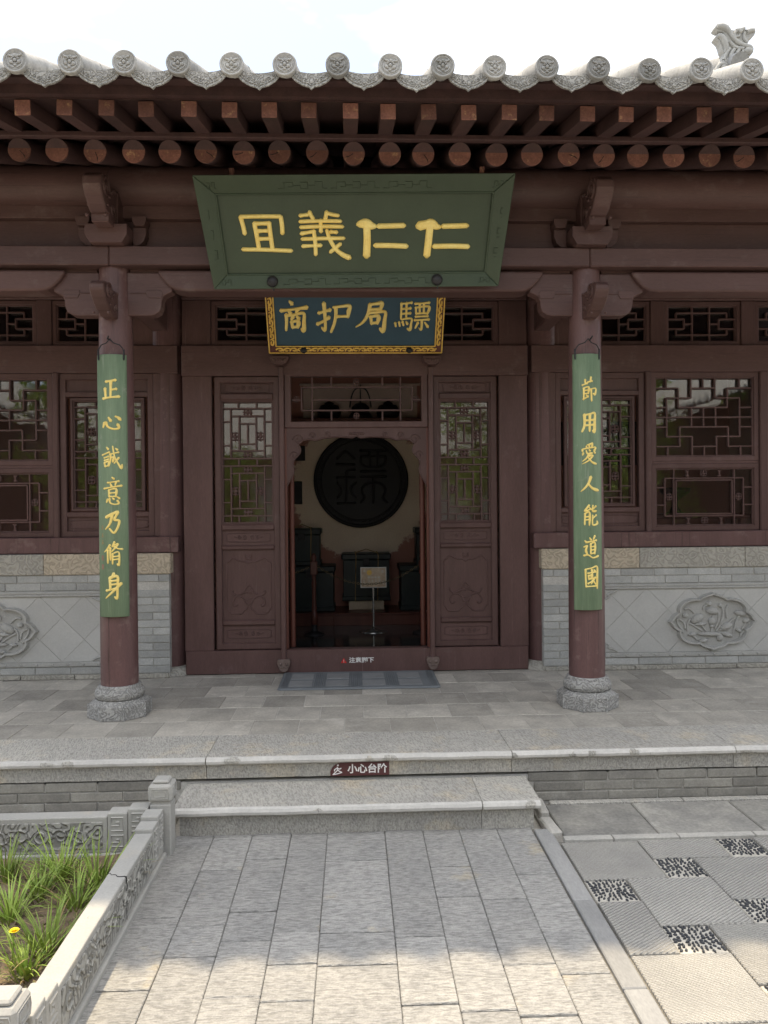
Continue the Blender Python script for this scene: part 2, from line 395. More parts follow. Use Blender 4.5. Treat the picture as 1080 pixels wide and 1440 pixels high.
class MB:
    def __init__(s, T=None):
        s.v, s.f, s.sm, s.T = [], [], [], T

    def add(s, vs, fs, smooth=False):
        b = len(s.v)
        for p in vs:
            p = Vector(p)
            s.v.append(s.T(p) if s.T else p)
        for f in fs:
            s.f.append([b + i for i in f]); s.sm.append(smooth)

    def box(s, x0, x1, y0, y1, z0, z1, c=0.0):
        if x0 > x1: x0, x1 = x1, x0
        if c <= 0:
            s.add([(x, y, z) for x in (x0, x1) for y in (y0, y1) for z in (z0, z1)],
                  [(0, 1, 3, 2), (4, 6, 7, 5), (0, 4, 5, 1), (2, 3, 7, 6), (0, 2, 6, 4), (1, 5, 7, 3)])
            return
        c = min(c, (x1 - x0) * .4, (y1 - y0) * .4, (z1 - z0) * .4)
        vs, ix = [], {}
        X, Y, Z = (x0, x1), (y0, y1), (z0, z1)
        for i in (0, 1):
            for j in (0, 1):
                for k in (0, 1):
                    dx, dy, dz = (c if i == 0 else -c), (c if j == 0 else -c), (c if k == 0 else -c)
                    ix[i, j, k, 'x'] = len(vs); vs.append((X[i], Y[j] + dy, Z[k] + dz))
                    ix[i, j, k, 'y'] = len(vs); vs.append((X[i] + dx, Y[j], Z[k] + dz))
                    ix[i, j, k, 'z'] = len(vs); vs.append((X[i] + dx, Y[j] + dy, Z[k]))
        fs = []
        q = [(0, 0), (1, 0), (1, 1), (0, 1)]
        for i in (0, 1):
            fx = [ix[i, a, b, 'x'] for a, b in q]; fs.append(fx if i else fx[::-1])
            fy = [ix[a, i, b, 'y'] for a, b in q]; fs.append(fy[::-1] if i else fy)
            fz = [ix[a, b, i, 'z'] for a, b in q]; fs.append(fz if i else fz[::-1])
        for a in (0, 1):
            for b in (0, 1):
                fs.append([ix[0, a, b, 'y'], ix[1, a, b, 'y'], ix[1, a, b, 'z'], ix[0, a, b, 'z']])
                fs.append([ix[a, 0, b, 'x'], ix[a, 1, b, 'x'], ix[a, 1, b, 'z'], ix[a, 0, b, 'z']])
                fs.append([ix[a, b, 0, 'x'], ix[a, b, 1, 'x'], ix[a, b, 1, 'y'], ix[a, b, 0, 'y']])
        for i in (0, 1):
            for j in (0, 1):
                for k in (0, 1):
                    fs.append([ix[i, j, k, a] for a in 'xyz'])
        s.add(vs, fs)

    def tube(s, pts, r, n=8, caps=True, smooth=True, up=None):
        pts = [Vector(p) for p in pts]
        rs = r if isinstance(r, (list, tuple)) else [r] * len(pts)
        vs, fs = [], []
        ref = None
        for i, p in enumerate(pts):
            d = (pts[min(i + 1, len(pts) - 1)] - pts[max(i - 1, 0)])
            d = d.normalized() if d.length > 1e-9 else Vector((0, 0, 1))
            if ref is None:
                ref = Vector(up) if up else (Vector((0, 0, 1)) if abs(d.z) < .9 else Vector((1, 0, 0)))
            a = d.cross(ref)
            a = a.normalized() if a.length > 1e-6 else d.orthogonal().normalized()
            b = a.cross(d).normalized()
            ref = b
            for k in range(n):
                t_ = 2 * PI * k / n
                vs.append(p + (a * math.cos(t_) + b * math.sin(t_)) * rs[i])
        for i in range(len(pts) - 1):
            for k in range(n):
                k2 = (k + 1) % n
                fs.append((i * n + k, i * n + k2, (i + 1) * n + k2, (i + 1) * n + k))
        s.add(vs, fs, smooth)
        if caps:
            s.add([vs[k] for k in range(n)], [list(range(n))[::-1]])
            s.add([vs[-n + k] for k in range(n)], [list(range(n))])

    def lathe(s, prof, cx, cy, n=32, smooth=True, z0=0.0):
        """prof: [(r, z)] bottom to top, around a vertical axis"""
        vs, fs = [], []
        for r, z in prof:
            for k in range(n):
                a = 2 * PI * k / n + PI / n
                vs.append((cx + r * math.cos(a), cy + r * math.sin(a), z0 + z))
        for i in range(len(prof) - 1):
            for k in range(n):
                k2 = (k + 1) % n
                fs.append((i * n + k, i * n + k2, (i + 1) * n + k2, (i + 1) * n + k))
        s.add(vs, fs, smooth)
        s.add(vs[-n:], [list(range(n))])
        s.add(vs[:n], [list(range(n))[::-1]])

    def prism(s, poly, y0, y1, axis='y'):
        """poly in (x,z) extruded along y, or in (y,z) extruded along x"""
        n = len(poly)
        if axis == 'y':
            vs = [(a, y0, b) for a, b in poly] + [(a, y1, b) for a, b in poly]
        else:
            vs = [(y0, a, b) for a, b in poly] + [(y1, a, b) for a, b in poly]
        fs = [list(range(n)), list(range(2 * n - 1, n - 1, -1))]
        for i in range(n):
            j = (i + 1) % n
            fs.append((i, i + n, j + n, j))
        s.add(vs, fs)

    def worn_prism(s, poly, x0, x1, step=.045, j=.0018):
        """(y,z) profile run along x with slightly uneven, foot-worn edges"""
        n = len(poly); m = max(2, int((x1 - x0) / step))
        vs, fs = [], []
        oy = oz = 0.0
        for i in range(m + 1):
            oy = oy * .7 + random.uniform(-j, j); oz = oz * .7 + random.uniform(-j, j)
            chip = random.uniform(.002, .006) if random.random() < .06 else 0.0
            for k, (a, b_) in enumerate(poly):
                back_ = a > poly[1][0] + .05
                vs.append((x0 + (x1 - x0) * i / m, a + (0 if back_ else oy + chip + random.uniform(-j, j) * .3), b_ + (0 if back_ or b_ < .05 else oz * .5 + random.uniform(-j, j) * .25)))
        for i in range(m):
            for k in range(n):
                k2 = (k + 1) % n
                fs.append((i * n + k, i * n + k2, (i + 1) * n + k2, (i + 1) * n + k))
        fs.append(list(range(n))); fs.append(list(range(m * n + n - 1, m * n - 1, -1)))
        s.add(vs, fs)

    def blob(s, c, r, n=8, m=6, rot=None):
        """ellipsoid"""
        vs, fs = [], []
        R = rot or Matrix.Identity(3)
        c = Vector(c)
        for i in range(1, m):
            th = PI * i / m
            for k in range(n):
                a = 2 * PI * k / n
                vs.append(c + R @ Vector((r[0] * math.sin(th) * math.cos(a), r[1] * math.sin(th) * math.sin(a), r[2] * math.cos(th))))
        vs.append(c + R @ Vector((0, 0, r[2]))); vs.append(c + R @ Vector((0, 0, -r[2])))
        T_, B_ = len(vs) - 2, len(vs) - 1
        for k in range(n):
            k2 = (k + 1) % n
            fs.append((T_, k, k2)); fs.append((B_, (m - 2) * n + k2, (m - 2) * n + k))
            for i in range(m - 2):
                fs.append((i * n + k, (i + 1) * n + k, (i + 1) * n + k2, i * n + k2))
        s.add(vs, fs, True)

    def stroke(s, pts, wd, hgt, f, taper=(1.0, 1.0), brush=False):
        """raised brush stroke: pts [(u,v)] or [(u,v,scale)], f(u,v,h) -> world"""
        P = [(p[0], p[1], p[2] if len(p) > 2 else 1.0) for p in pts]
        if len(P) == 2:
            a, b = P
            P2 = [tuple(a[i] + (b[i] - a[i]) * q for i in range(3)) for q in (0, .12, .5, .88, 1)]
            for i, k in enumerate((1.12, 1.05, .86, 1.0, 1.12)):
                P2[i] = (P2[i][0], P2[i][1], P2[i][2] * k)
        else:
            P2 = []
            n = len(P)
            for i in range(n - 1):
                p0, p1, p2, p3 = P[max(i - 1, 0)], P[i], P[i + 1], P[min(i + 2, n - 1)]
                for q in range(5):
                    t_ = q / 5
                    P2.append(tuple(.5 * (2 * p1[k] + (p2[k] - p0[k]) * t_ + (2 * p0[k] - 5 * p1[k] + 4 * p2[k] - p3[k]) * t_ ** 2 +
                                          (3 * p1[k] - p0[k] - 3 * p2[k] + p3[k]) * t_ ** 3) for k in range(3)))
            P2.append(P[-1])
        m = len(P2)
        if brush:
            dx_, dy_ = P[-1][0] - P[0][0], P[-1][1] - P[0][1]
            if dx_ < -.25 * abs(dy_) and dy_ > 0: ks = (1.25, 1.1, .95, .75, .35)          # falling left
            elif dx_ > .35 * abs(dy_) and dy_ > .35 * abs(dx_): ks = (.75, .8, 1.0, 1.4, .8)   # falling right
            elif abs(dx_) > abs(dy_): ks = (1.2, .85, .72, .9, 1.3)
            else: ks = (1.3, 1.05, .95, .95, .75)
            for i in range(m):
                q_ = i / (m - 1) * 4; i0 = min(int(q_), 3)
                P2[i] = (P2[i][0], P2[i][1], (1.0 if len(P) > 2 else 1.0) * (ks[i0] + (ks[i0 + 1] - ks[i0]) * (q_ - i0)))
        P2 = [(a, b, c * (taper[0] + (taper[1] - taper[0]) * i / (m - 1))) for i, (a, b, c) in enumerate(P2)]

        def dr(i):
            a, b = P2[max(i - 1, 0)], P2[min(i + 1, m - 1)]
            d = Vector((b[0] - a[0], b[1] - a[1]))
            return d.normalized() if d.length > 1e-9 else Vector((1, 0))
        rows = []
        d0, d1 = dr(0), dr(m - 1)
        w0, w1 = wd * P2[0][2], wd * P2[-1][2]
        rows.append((P2[0][0] - d0.x * w0 * .75, P2[0][1] - d0.y * w0 * .75, .30 * w0, d0, .35))
        for i in range(m):
            rows.append((P2[i][0], P2[i][1], wd * P2[i][2], dr(i), 1))
        rows.append((P2[-1][0] + d1.x * w1 * .75, P2[-1][1] + d1.y * w1 * .75, .30 * w1, d1, .35))
        prof = ((-1, -.15), (-.93, .55), (-.55, .80), (0, 1), (.55, .80), (.93, .55), (1, -.15))
        vs, fs = [], []
        for (u, v, ww, d, hh) in rows:
            for a, b in prof:
                vs.append(f(u - d.y * a * ww, v + d.x * a * ww, hgt * b * (hh if b > 0 else 1)))
        K = len(prof)
        for i in range(len(rows) - 1):
            for k in range(K - 1):
                fs.append((i * K + k, (i + 1) * K + k, (i + 1) * K + k + 1, i * K + k + 1))
        fs.append(list(range(K))); fs.append(list(range(len(vs) - 1, len(vs) - K - 1, -1)))
        s.add(vs, fs, True)

    def mesh(s, name, org=(0, 0, 0)):
        org = Vector(org)
        me = bpy.data.meshes.new(name)
        me.from_pydata([v - org for v in s.v], [], s.f)
        me.polygons.foreach_set('use_smooth', s.sm)
        me.update()
        return me

    def build(s, name, m, parent=None, loc=None, bevel=0.0, seg=2):
        if loc is None:
            if parent is not None:
                loc = WL[parent.name]
            else:
                xs = [v.x for v in s.v]; ys = [v.y for v in s.v]; zs = [v.z for v in s.v]
                loc = ((min(xs) + max(xs)) / 2, (min(ys) + max(ys)) / 2, min(zs))
        me = s.mesh(name, loc)
        me.materials.append(M[m] if isinstance(m, str) else m)
        o = link(name, me, parent, loc)
        fix_normals(me)
        if bevel:
            b = o.modifiers.new('edge', 'BEVEL'); b.width = bevel; b.segments = seg; b.limit_method = 'ANGLE'; b.angle_limit = math.radians(38)
        return o


import bmesh


def fix_normals(me):
    bm = bmesh.new(); bm.from_mesh(me)
    bmesh.ops.recalc_face_normals(bm, faces=bm.faces)
    bm.to_mesh(me); bm.free()


BOXES = {}


def piece(name, parent, m, x0, x1, y0, y1, z0, z1, c=.004, rz=0.0, tilt=0.0):
    """a chamfered block that shares its mesh with blocks of the same size"""
    d = (round(x1 - x0, 3), round(y1 - y0, 3), round(z1 - z0, 3), m)
    if d not in BOXES:
        b = MB(); b.box(-d[0] / 2, d[0] / 2, -d[1] / 2, d[1] / 2, -d[2] / 2, d[2] / 2, c)
        me = b.mesh(name); me.materials.append(M[m]); fix_normals(me)
        BOXES[d] = me
    o = link(name, BOXES[d], parent, ((x0 + x1) / 2, (y0 + y1) / 2, (z0 + z1) / 2))
    o.rotation_euler = (random.uniform(-tilt, tilt), random.uniform(-tilt, tilt), rz + random.uniform(-tilt, tilt) * .5)
    return o


def inst(name, me, parent, loc, rot=(0, 0, 0), scale=(1, 1, 1)):
    o = link(name, me, parent, loc)
    o.rotation_euler = rot; o.scale = scale
    return o


def clip(poly, x0, x1, z0, z1):
    """convex clip of a polygon to a rectangle"""
    for ax, lim, sg in ((0, x0, 1), (0, x1, -1), (1, z0, 1), (1, z1, -1)):
        o = []
        for i in range(len(poly)):
            a, b = poly[i], poly[(i + 1) % len(poly)]
            ia, ib = (a[ax] - lim) * sg >= 0, (b[ax] - lim) * sg >= 0
            if ia: o.append(a)
            if ia != ib:
                t_ = (lim - a[ax]) / (b[ax] - a[ax])
                o.append((a[0] + (b[0] - a[0]) * t_, a[1] + (b[1] - a[1]) * t_))
        poly = o
        if len(poly) < 3: return []
    return poly


def smooth_pts(pts, k=6, closed=False):
    P = [Vector(p) for p in pts]
    n = len(P)
    o = []
    R_ = range(n if closed else n - 1)
    for i in R_:
        g = (lambda j: P[j % n]) if closed else (lambda j: P[max(0, min(n - 1, j))])
        p0, p1, p2, p3 = g(i - 1), g(i), g(i + 1), g(i + 2)
        for q in range(k):
            t_ = q / k
            o.append(.5 * (2 * p1 + (p2 - p0) * t_ + (2 * p0 - 5 * p1 + 4 * p2 - p3) * t_ ** 2 + (3 * p1 - p0 - 3 * p2 + p3) * t_ ** 3))
    o.append(P[0] if closed else P[-1])
    return o

AX = 0.03            # the hall's axis
ZP = 0.27            # porch floor
# ================================================================== SETTING
b = MB(); b.box(-60, 60, -70, 60, -.30, -.03)
tag(b.build('ground', 'ground'), kind='structure')

# ---- paved path up to the steps: long tooled flagstones laid in strips
path = MB(); path.box(-.855, .84, -3.0, 3.70, -.029, -.012)
path = tag(path.build('path', 'darkjoint'), kind='structure')
cols = [-.852, -.67, -.49, -.308, -.137, .135, .315, .49, .67, .838]
firsts = [2.95, 3.33, 3.42, 2.83, 3.39, 2.77, 3.31, 3.02, 3.22]
for i in range(9):
    y = 3.69
    nxt = firsts[i]
    k = 0
    while y > -.4:
        g = .0022
        o = piece('flagstone', path, 'flag', cols[i] + .0011, cols[i + 1] - .0011, nxt + .0035, y - .0035, -.032, random.uniform(-.002, .002), c=.003, tilt=.002)
        y = nxt
        nxt = y - random.choice([.20, .26, .32, .38, .44])
# ---- slate strip beside the path
strip = MB(); strip.box(.838, .93, -3.0, 3.66, -.0295, -.014)
strip = tag(strip.build('kerb_strip', 'darkjoint'), kind='structure')
ys = [3.655, 2.99, 2.43, 1.86, 1.2, .5, -.2]
for i in range(6):
    piece('slate_slab', strip, 'slate', .846, .925, ys[i + 1] + .002, ys[i] - .002, -.03, .004, c=.004, tilt=.002)
# ---- courtyard: big tooled squares with pebble squares between
yard = MB(); yard.box(.932, 6.0, -4.0, 3.53, -.0285, -.013)
yard = tag(yard.build('courtyard_paving', 'darkjoint'), kind='structure')
A_, B_ = .358, .178
o0 = Vector((1.022, 3.062))


def poly_slab(poly, z, mname, name, parent, inset=.003, rot=0):
    c_ = Vector((sum(p[0] for p in poly) / len(poly), sum(p[1] for p in poly) / len(poly)))
    q = []
    for p in poly:
        v = Vector(p) - c_
        q.append(c_ + v * (1 - inset / max(v.length, .05) * 1.4))
    b = MB()
    n = len(q)
    top = []
    for p in q:
        v = p - c_
        top.append(c_ + v * (1 - .004 / max(v.length, .05)))
    vs = [(p.x, p.y, -.031) for p in q] + [(p.x, p.y, z - .004) for p in q] + [(p.x, p.y, z) for p in top]
    fs = [list(range(2 * n, 3 * n))]
    for i in range(n):
        j = (i + 1) % n
        fs.append((i, j, j + n, i + n)); fs.append((i + n, j + n, j + 2 * n, i + 2 * n))
    b.add(vs, fs)
    return b.build(name, mname, parent)


pb = MB()
PEB = []
for i in range(-14, 16):
    for j in range(-14, 16):
        c_ = o0 + Vector((A_, B_)) * i + Vector((B_, -A_)) * j
        if not (.5 < c_.x < 4.2 and .6 < c_.y < 4.0):
            continue
        h = B_ / 2
        sq = clip([(c_.x - h, c_.y - h), (c_.x + h, c_.y - h), (c_.x + h, c_.y + h), (c_.x - h, c_.y + h)], .934, 6, -4, 3.515)
        if sq and max(p[0] for p in sq) - min(p[0] for p in sq) > .04 and max(p[1] for p in sq) - min(p[1] for p in sq) > .03:
            pt = poly_slab(sq, -.004, 'grout', 'pebble_square', yard)
            pm = MB()
            x0, x1 = min(p[0] for p in sq), max(p[0] for p in sq)
            y0, y1 = min(p[1] for p in sq), max(p[1] for p in sq)
            ux = x0 + .010
            ny = max(1, int((y1 - y0) / .0192)); nx = max(1, int((x1 - x0) / .0186))
            for a in range(nx):
                for e in range(ny):
                    px = x0 + .006 + (a + .5 + random.uniform(-.24, .24)) * (x1 - x0 - .012) / nx
                    py = y0 + .006 + (e + .5 + random.uniform(-.24, .24) + (.5 if a % 2 else 0)) * (y1 - y0 - .012) / ny
                    if py > y1 - .006: continue
                    an = math.atan2(py - c_.y, px - c_.x) + random.uniform(-.45, .45)
                    pm.blob((px, py, -.002), (random.uniform(.0066, .0102), random.uniform(.0038, .0055), random.uniform(.005, .008)), 6, 4,
                            Matrix.Rotation(an, 3, 'Z'))
            tag(pm.build('pebbles', 'pebble', pt), kind='stuff')
        # the big square to the right of and below each small one
        bx, by = c_.x + h, c_.y + h
        sq = clip([(bx, by - A_), (bx + A_, by - A_), (bx + A_, by), (bx, by)], .934, 6, -4, 3.515)
        if sq and max(p[0] for p in sq) - min(p[0] for p in sq) > .03 and max(p[1] for p in sq) - min(p[1] for p in sq) > .03:
            poly_slab(sq, random.uniform(-.003, .003), random.choice(['flag_a', 'flag_b']), 'paving_slab', yard)
# strips and smooth slabs between the courtyard and the platform
apron = MB(); apron.box(.90, 6.0, 3.535, 3.995, -.0275, -.011)
apron = tag(apron.build('apron_paving', 'darkjoint'), kind='structure')
xs = [.97, 1.42, 1.93, 2.41, 2.95, 3.5]
for i in range(5):
    piece('apron_slab', apron, 'yardslab', xs[i] + .003, xs[i + 1] - .003, 3.575, 3.945, -.02, .003, c=.005, tilt=.003)
xs = [.96, 1.19, 1.50, 1.86, 2.3, 2.8, 3.4]
for i in range(6):
    piece('border_strip', apron, 'stone', xs[i] + .002, xs[i + 1] - .002, 3.528, 3.570, -.02, .004, c=.003, tilt=.004)
xs = [1.0, 1.7, 2.5, 3.4]
for i in range(3):
    piece('border_strip', apron, 'tooled', xs[i] + .002, xs[i + 1] - .002, 3.949, 3.990, -.02, .010, c=.004)
piece('broken_stone', apron, 'stone', .905, .965, 3.60, 3.78, -.02, .012, c=.008, rz=.08)
piece('broken_stone', apron, 'stone', .915, .962, 3.80, 3.98, -.02, .03, c=.01, rz=-.05)
# strip of ground between the flower bed and the platform
back = MB(); back.box(-6, -.90, 3.56, 3.995, -.028, .006)
tag(back.build('gravel_strip', 'grout'), kind='structure')

# ---- platform: brick riser, long kerb stones, pavers
plat = MB(); plat.box(-7, 7, 4.015, 9.6, -.05, .14)
plat = tag(plat.build('platform', 'mortar'), kind='structure')
core = MB(); core.box(-7, 7, 4.37, 9.6, .139, ZP - .0045); core.build('bedding', 'mortar', plat)
for side in (-1, 1):
    for r in range(3):
        z0 = .001 + r * .051
        x = .93 + (.0 if r % 2 else .13)
        first = True
        while x < 3.6:
            ln = .265
            a, e = (x, x + ln - .006)
            if first and r % 2 == 0:
                a = .90
            if side < 0: a, e = -e, -a
            piece('riser_brick', plat, 'brickdark', a, e, 4.006 + random.uniform(-.002, .002), 4.05, z0, z0 + .046, c=.004, tilt=.004)
            x += ln; first = False
nose = [(4.38, ZP), (3.992, ZP), (3.979, .265), (3.972, .254), (3.974, .243), (3.984, .236), (3.998, .233), (4.000, .226), (4.003, .158), (4.38, .158)]
jx = [-3.6, -.765, .81, 1.99, 4.2]
for i in range(4):
    b = MB(); b.worn_prism(nose, jx[i] + .0015, jx[i + 1] - .0015, j=.0012)
    b.build('kerb_stone', 'tooled', plat, loc=((jx[i] + jx[i + 1]) / 2, 4.15, .2))
    b = MB()
    b.worn_prism([(3.9905, ZP + .0022), (3.977, .2670), (3.9695, .2545), (3.9715, .242), (3.982, .2340), (3.99, .236)], jx[i] + .003, jx[i + 1] - .003)
    b.build('worn_edge', 'nose', plat)
# pavers in running bond
row = 0
y = 4.384
while y < 6.02:
    x = -3.3 + (.135 if row % 2 else .02)
    while x < 3.9:
        piece('porch_paver', plat, 'paver', x + .002, x + .268 - .002, y + .0035, y + .298 - .0035, .20, ZP - .002 + random.uniform(-.0014, .0014), c=.0013, tilt=.0022)
        x += .268
    y += .298; row += 1
# ---- the step in front
step = empty('step', (0, 3.8, 0)); tag(step, kind='structure')
sn = [(4.0, .136), (3.664, .136), (3.652, .131), (3.646, .120), (3.648, .110), (3.658, .103), (3.676, .101), (3.680, .095), (3.682, -.03), (4.0, -.03)]
sx = [-.862, .60, .882]
for i in range(2):
    b = MB(); b.prism(sn, sx[i] + (.03 if i == 0 else .0012), sx[i + 1] - (.03 if i == 1 else .0012), 'x'); b.build('step_stone', 'tooled', step)
    b = MB(); b.prism([(3.999, .1372), (3.664, .1372), (3.651, .1322), (3.6445, .120), (3.6465, .109), (3.657, .1018), (3.70, .1018), (3.999, .1018)],
                      sx[i] + .0014, sx[i + 1] - .0014, 'x')
    o = b.build('step_tread', 'tooled', step)
    b = MB(); b.worn_prism([(3.6625, .1394), (3.6485, .1337), (3.642, .120), (3.644, .1075), (3.655, .0998), (3.662, .102)], sx[i] + .004, sx[i + 1] - .004)
    b.build('worn_edge', 'nose', step)

# ================================================================== THE HALL
hall = empty('timber_hall', (AX, 5.5, ZP))
tag(hall, 'dark maroon timber hall with grey tiled eaves, carved doors and brick window walls', 'building')
CXS = (.008 - 1.471, .008 + 1.471)
FC = 4.88            # front column line

# ---- front columns on carved stone drums
for xc in CXS:
    prof = [(.1125, .455), (.1125, .6), (.1115, 1.2), (.107, 2.0), (.098, 2.8), (.094, 3.03)]
    b = MB(); b.lathe(prof, xc, FC, 40)
    col = b.build('column', 'column', hall, loc=(xc, FC, ZP))
    b = MB()
    b.lathe([(.120, .372), (.134, .378), (.146, .392), (.150, .410), (.146, .428), (.137, .440), (.130, .444), (.132, .452), (.124, .464), (.10, .464)], xc, FC, 40)
    b.build('base_drum', 'basestone', col)
    b = MB()
    b.lathe([(.187, ZP + .001), (.187, .352), (.178, .360), (.150, .377), (.12, .378)], xc, FC, 8, smooth=False)
    for k in range(8):
        a = 2 * PI * k / 8 + PI / 8
        b.tube([(xc + .186 * math.cos(a), FC + .186 * math.sin(a), ZP), (xc + .186 * math.cos(a), FC + .186 * math.sin(a), .356)], .007, 6)
    b.build('base_block', 'basestone', col, bevel=.004)
# inner columns either side of the door
for xc in (AX - 1.465, AX + 1.465):
    b = MB(); b.lathe([(.135, .33), (.135, 1.5), (.128, 4.2)], xc, 6.10, 40)
    col = b.build('column', 'column', hall, loc=(xc, 6.10, ZP))
    b = MB(); b.lathe([(.20, ZP), (.195, .295), (.165, .325), (.14, .335)], xc, 6.10, 32)
    b.build('base_drum', 'copgrey', col)
# outer columns at the bay ends (just beyond the frame)
for xc in (AX - 4.35, AX + 4.35):
    b = MB(); b.lathe([(.1125, .27), (.094, 3.03)], xc, FC, 24); b.build('column', 'column', hall, loc=(xc, FC, ZP))

# ---- front beams
b = MB(); b.box(-4.6, CXS[0] - .001, 4.755, 5.0, 3.022, 3.138, .006); b.build('lintel_beam', 'woodx', hall)
b = MB(); b.box(CXS[0] + .001, CXS[1] - .001, 4.755, 5.0, 3.022, 3.138, .006); b.build('lintel_beam', 'woodx', hall)
b = MB(); b.box(CXS[1] + .001, 4.7, 4.755, 5.0, 3.022, 3.138, .006); b.build('lintel_beam', 'woodx', hall)
bays = [(-4.32, CXS[0]), (CXS[0], CXS[1]), (CXS[1], 4.38)]
for (xa, xb) in bays:
    # under-beam with rounded nose ends between the brackets
    x0, x1 = xa + .33, xb - .33
    pl = [(x0 - .05, 3.005), (x0 - .048, 2.985), (x0 - .02, 2.945), (x0 + .02, 2.905), (x0 + .06, 2.885), (x0 + .11, 2.878)]
    pr = [(x1 + x0 - p[0], p[1]) for p in pl][::-1]
    b = MB(); b.prism(pl + pr, 4.80, 4.96)
    b.build('tie_beam', 'woodx', hall, bevel=.018, seg=3)
    b = MB(); b.box(xa + .1, xb - .1, 4.85, 4.92, 3.0, 3.025); b.build('shadow_board', 'woodx', hall)
    for sg, xc in ((1, xa), (-1, xb)):
        q = [(.085, 3.0), (.085, 2.735), (.215, 2.735), (.252, 2.741), (.280, 2.760), (.292, 2.792), (.296, 2.832), (.306, 2.856), (.33, 2.870), (.36, 2.882), (.36, 3.0)]
        b = MB(); b.prism([(xc + sg * p[0], p[1]) for p in q], 4.835, 4.925)
        br = b.build('corner_bracket', 'woodx', hall, bevel=.006)
        b = MB()
        b.prism([(xc + sg * p[0], p[1]) for p in [(.20, 2.868), (.215, 2.842), (.292, 2.842), (.305, 2.872), (.292, 2.892), (.20, 2.892)]], 4.829, 4.838)
        b.box(min(xc + sg * .10, xc + sg * .2), max(xc + sg * .10, xc + sg * .2), 4.829, 4.838, 2.868, 2.876)
        b.build('bracket_ornament', 'woodx', br, bevel=.003)
# frieze board and purlin
b = MB(); b.box(-4.6, 4.7, 4.90, 4.935, 3.14, 3.46); b.build('frieze_board', 'woodx', hall)
b = MB(); b.box(-4.6, 4.7, 4.845, 4.905, 3.335, 3.415, .004); b.build('purlin_plate', 'woodx', hall)
jj = [-4.6, CXS[0], CXS[1] + .0, 4.7]
for i in range(3):
    b = MB(); b.tube([(jj[i] + .001, FC, 3.535), (jj[i + 1] - .001, FC, 3.535)], .128, 36); b.build('purlin', 'woodx', hall)


# carved heads: over the columns (large) and through the columns (small)
def scroll_head(xc, name, yb, zb, sc, wd, sy=1.0):
    """side profile in (y,z): a rolled cloud head pushing out towards the yard"""
    prof = [(0, 0), (-.07, .0), (-.10, .03), (-.13, .035), (-.165, .07), (-.20, .12), (-.225, .18), (-.225, .235), (-.195, .275), (-.15, .285),
            (-.11, .27), (-.10, .24), (-.07, .255), (-.04, .262), (0, .262)]
    b = MB()
    b.prism([(yb + p[0] * sc * sy, zb + p[1] * sc) for p in prof], xc - wd / 2, xc + wd / 2, 'x')
    hd = b.build(name, 'woodx', hall, bevel=.028 * sc, seg=4)
    for sg in (-1, 1):
        b = MB()
        xs_ = xc + sg * wd * .5
        sp = []
        for i in range(26):
            a = i * .42
            r = (.085 - .0028 * i) * sc
            sp.append((xs_, yb - .15 * sc * sy + r * math.cos(a), zb + .2 * sc + r * math.sin(a)))
        b.tube(sp, .012 * sc, 6)
        sp = []
        for i in range(18):
            a = PI + i * .42
            r = (.05 - .0022 * i) * sc
            sp.append((xs_, yb - .05 * sc * sy + r * math.cos(a), zb + .10 * sc + r * math.sin(a)))
        b.tube(sp, .010 * sc, 6)
        for k in range(6):
            b.blob((xs_, yb - (.02 + .028 * k) * sc * sy, zb + (.245 - .010 * k * k) * sc), (.014 * sc, .02 * sc, .014 * sc))
        b.build('scrollwork', 'woodx', hd)
    return hd


for xc in CXS + (AX + 4.35,):
    scroll_head(xc, 'column_scroll', 4.80, 2.70, .62, .085, 2.0)
    # block, small block, cloud head, side arms
    b = MB(); b.prism([(xc - .095, 3.139), (xc + .095, 3.139), (xc + .125, 3.19), (xc + .125, 3.252), (xc - .125, 3.252), (xc - .125, 3.19)], 4.70, 4.93)
    cb = b.build('bracket_block', 'woodx', hall, bevel=.004)
    b = MB(); b.box(xc - .05, xc + .05, 4.60, 4.93, 3.225, 3.285, .004); b.build('bracket_tongue', 'woodx', cb)
    b = MB(); b.box(xc - .062, xc + .062, 4.74, 4.93, 3.252, 3.46, .004); b.build('bracket_neck', 'woodx', cb)
    scroll_head(xc, 'cloud_head', 4.74, 3.245, .80, .105, 1.6)
    for sg in (-1, 1):
        b = MB()
        b.prism([(xc + sg * p[0], p[1]) for p in [(.125, 3.16), (.16, 3.165), (.19, 3.19), (.205, 3.23), (.205, 3.275), (.165, 3.275), (.125, 3.275)]], 4.83, 4.90)
        b.prism([(xc + sg * p[0], p[1]) for p in [(.140, 3.276), (.200, 3.276), (.213, 3.308), (.213, 3.335), (.127, 3.335), (.127, 3.308)]], 4.80, 4.90)
        b.build('side_arm', 'woodx', cb, bevel=.004)
    # short beam back to the wall and its curved brace
    b = MB(); b.box(xc - .06, xc + .06, 4.95, 6.05, 2.90, 3.10, .01); b.build('porch_beam', 'wood', hall)

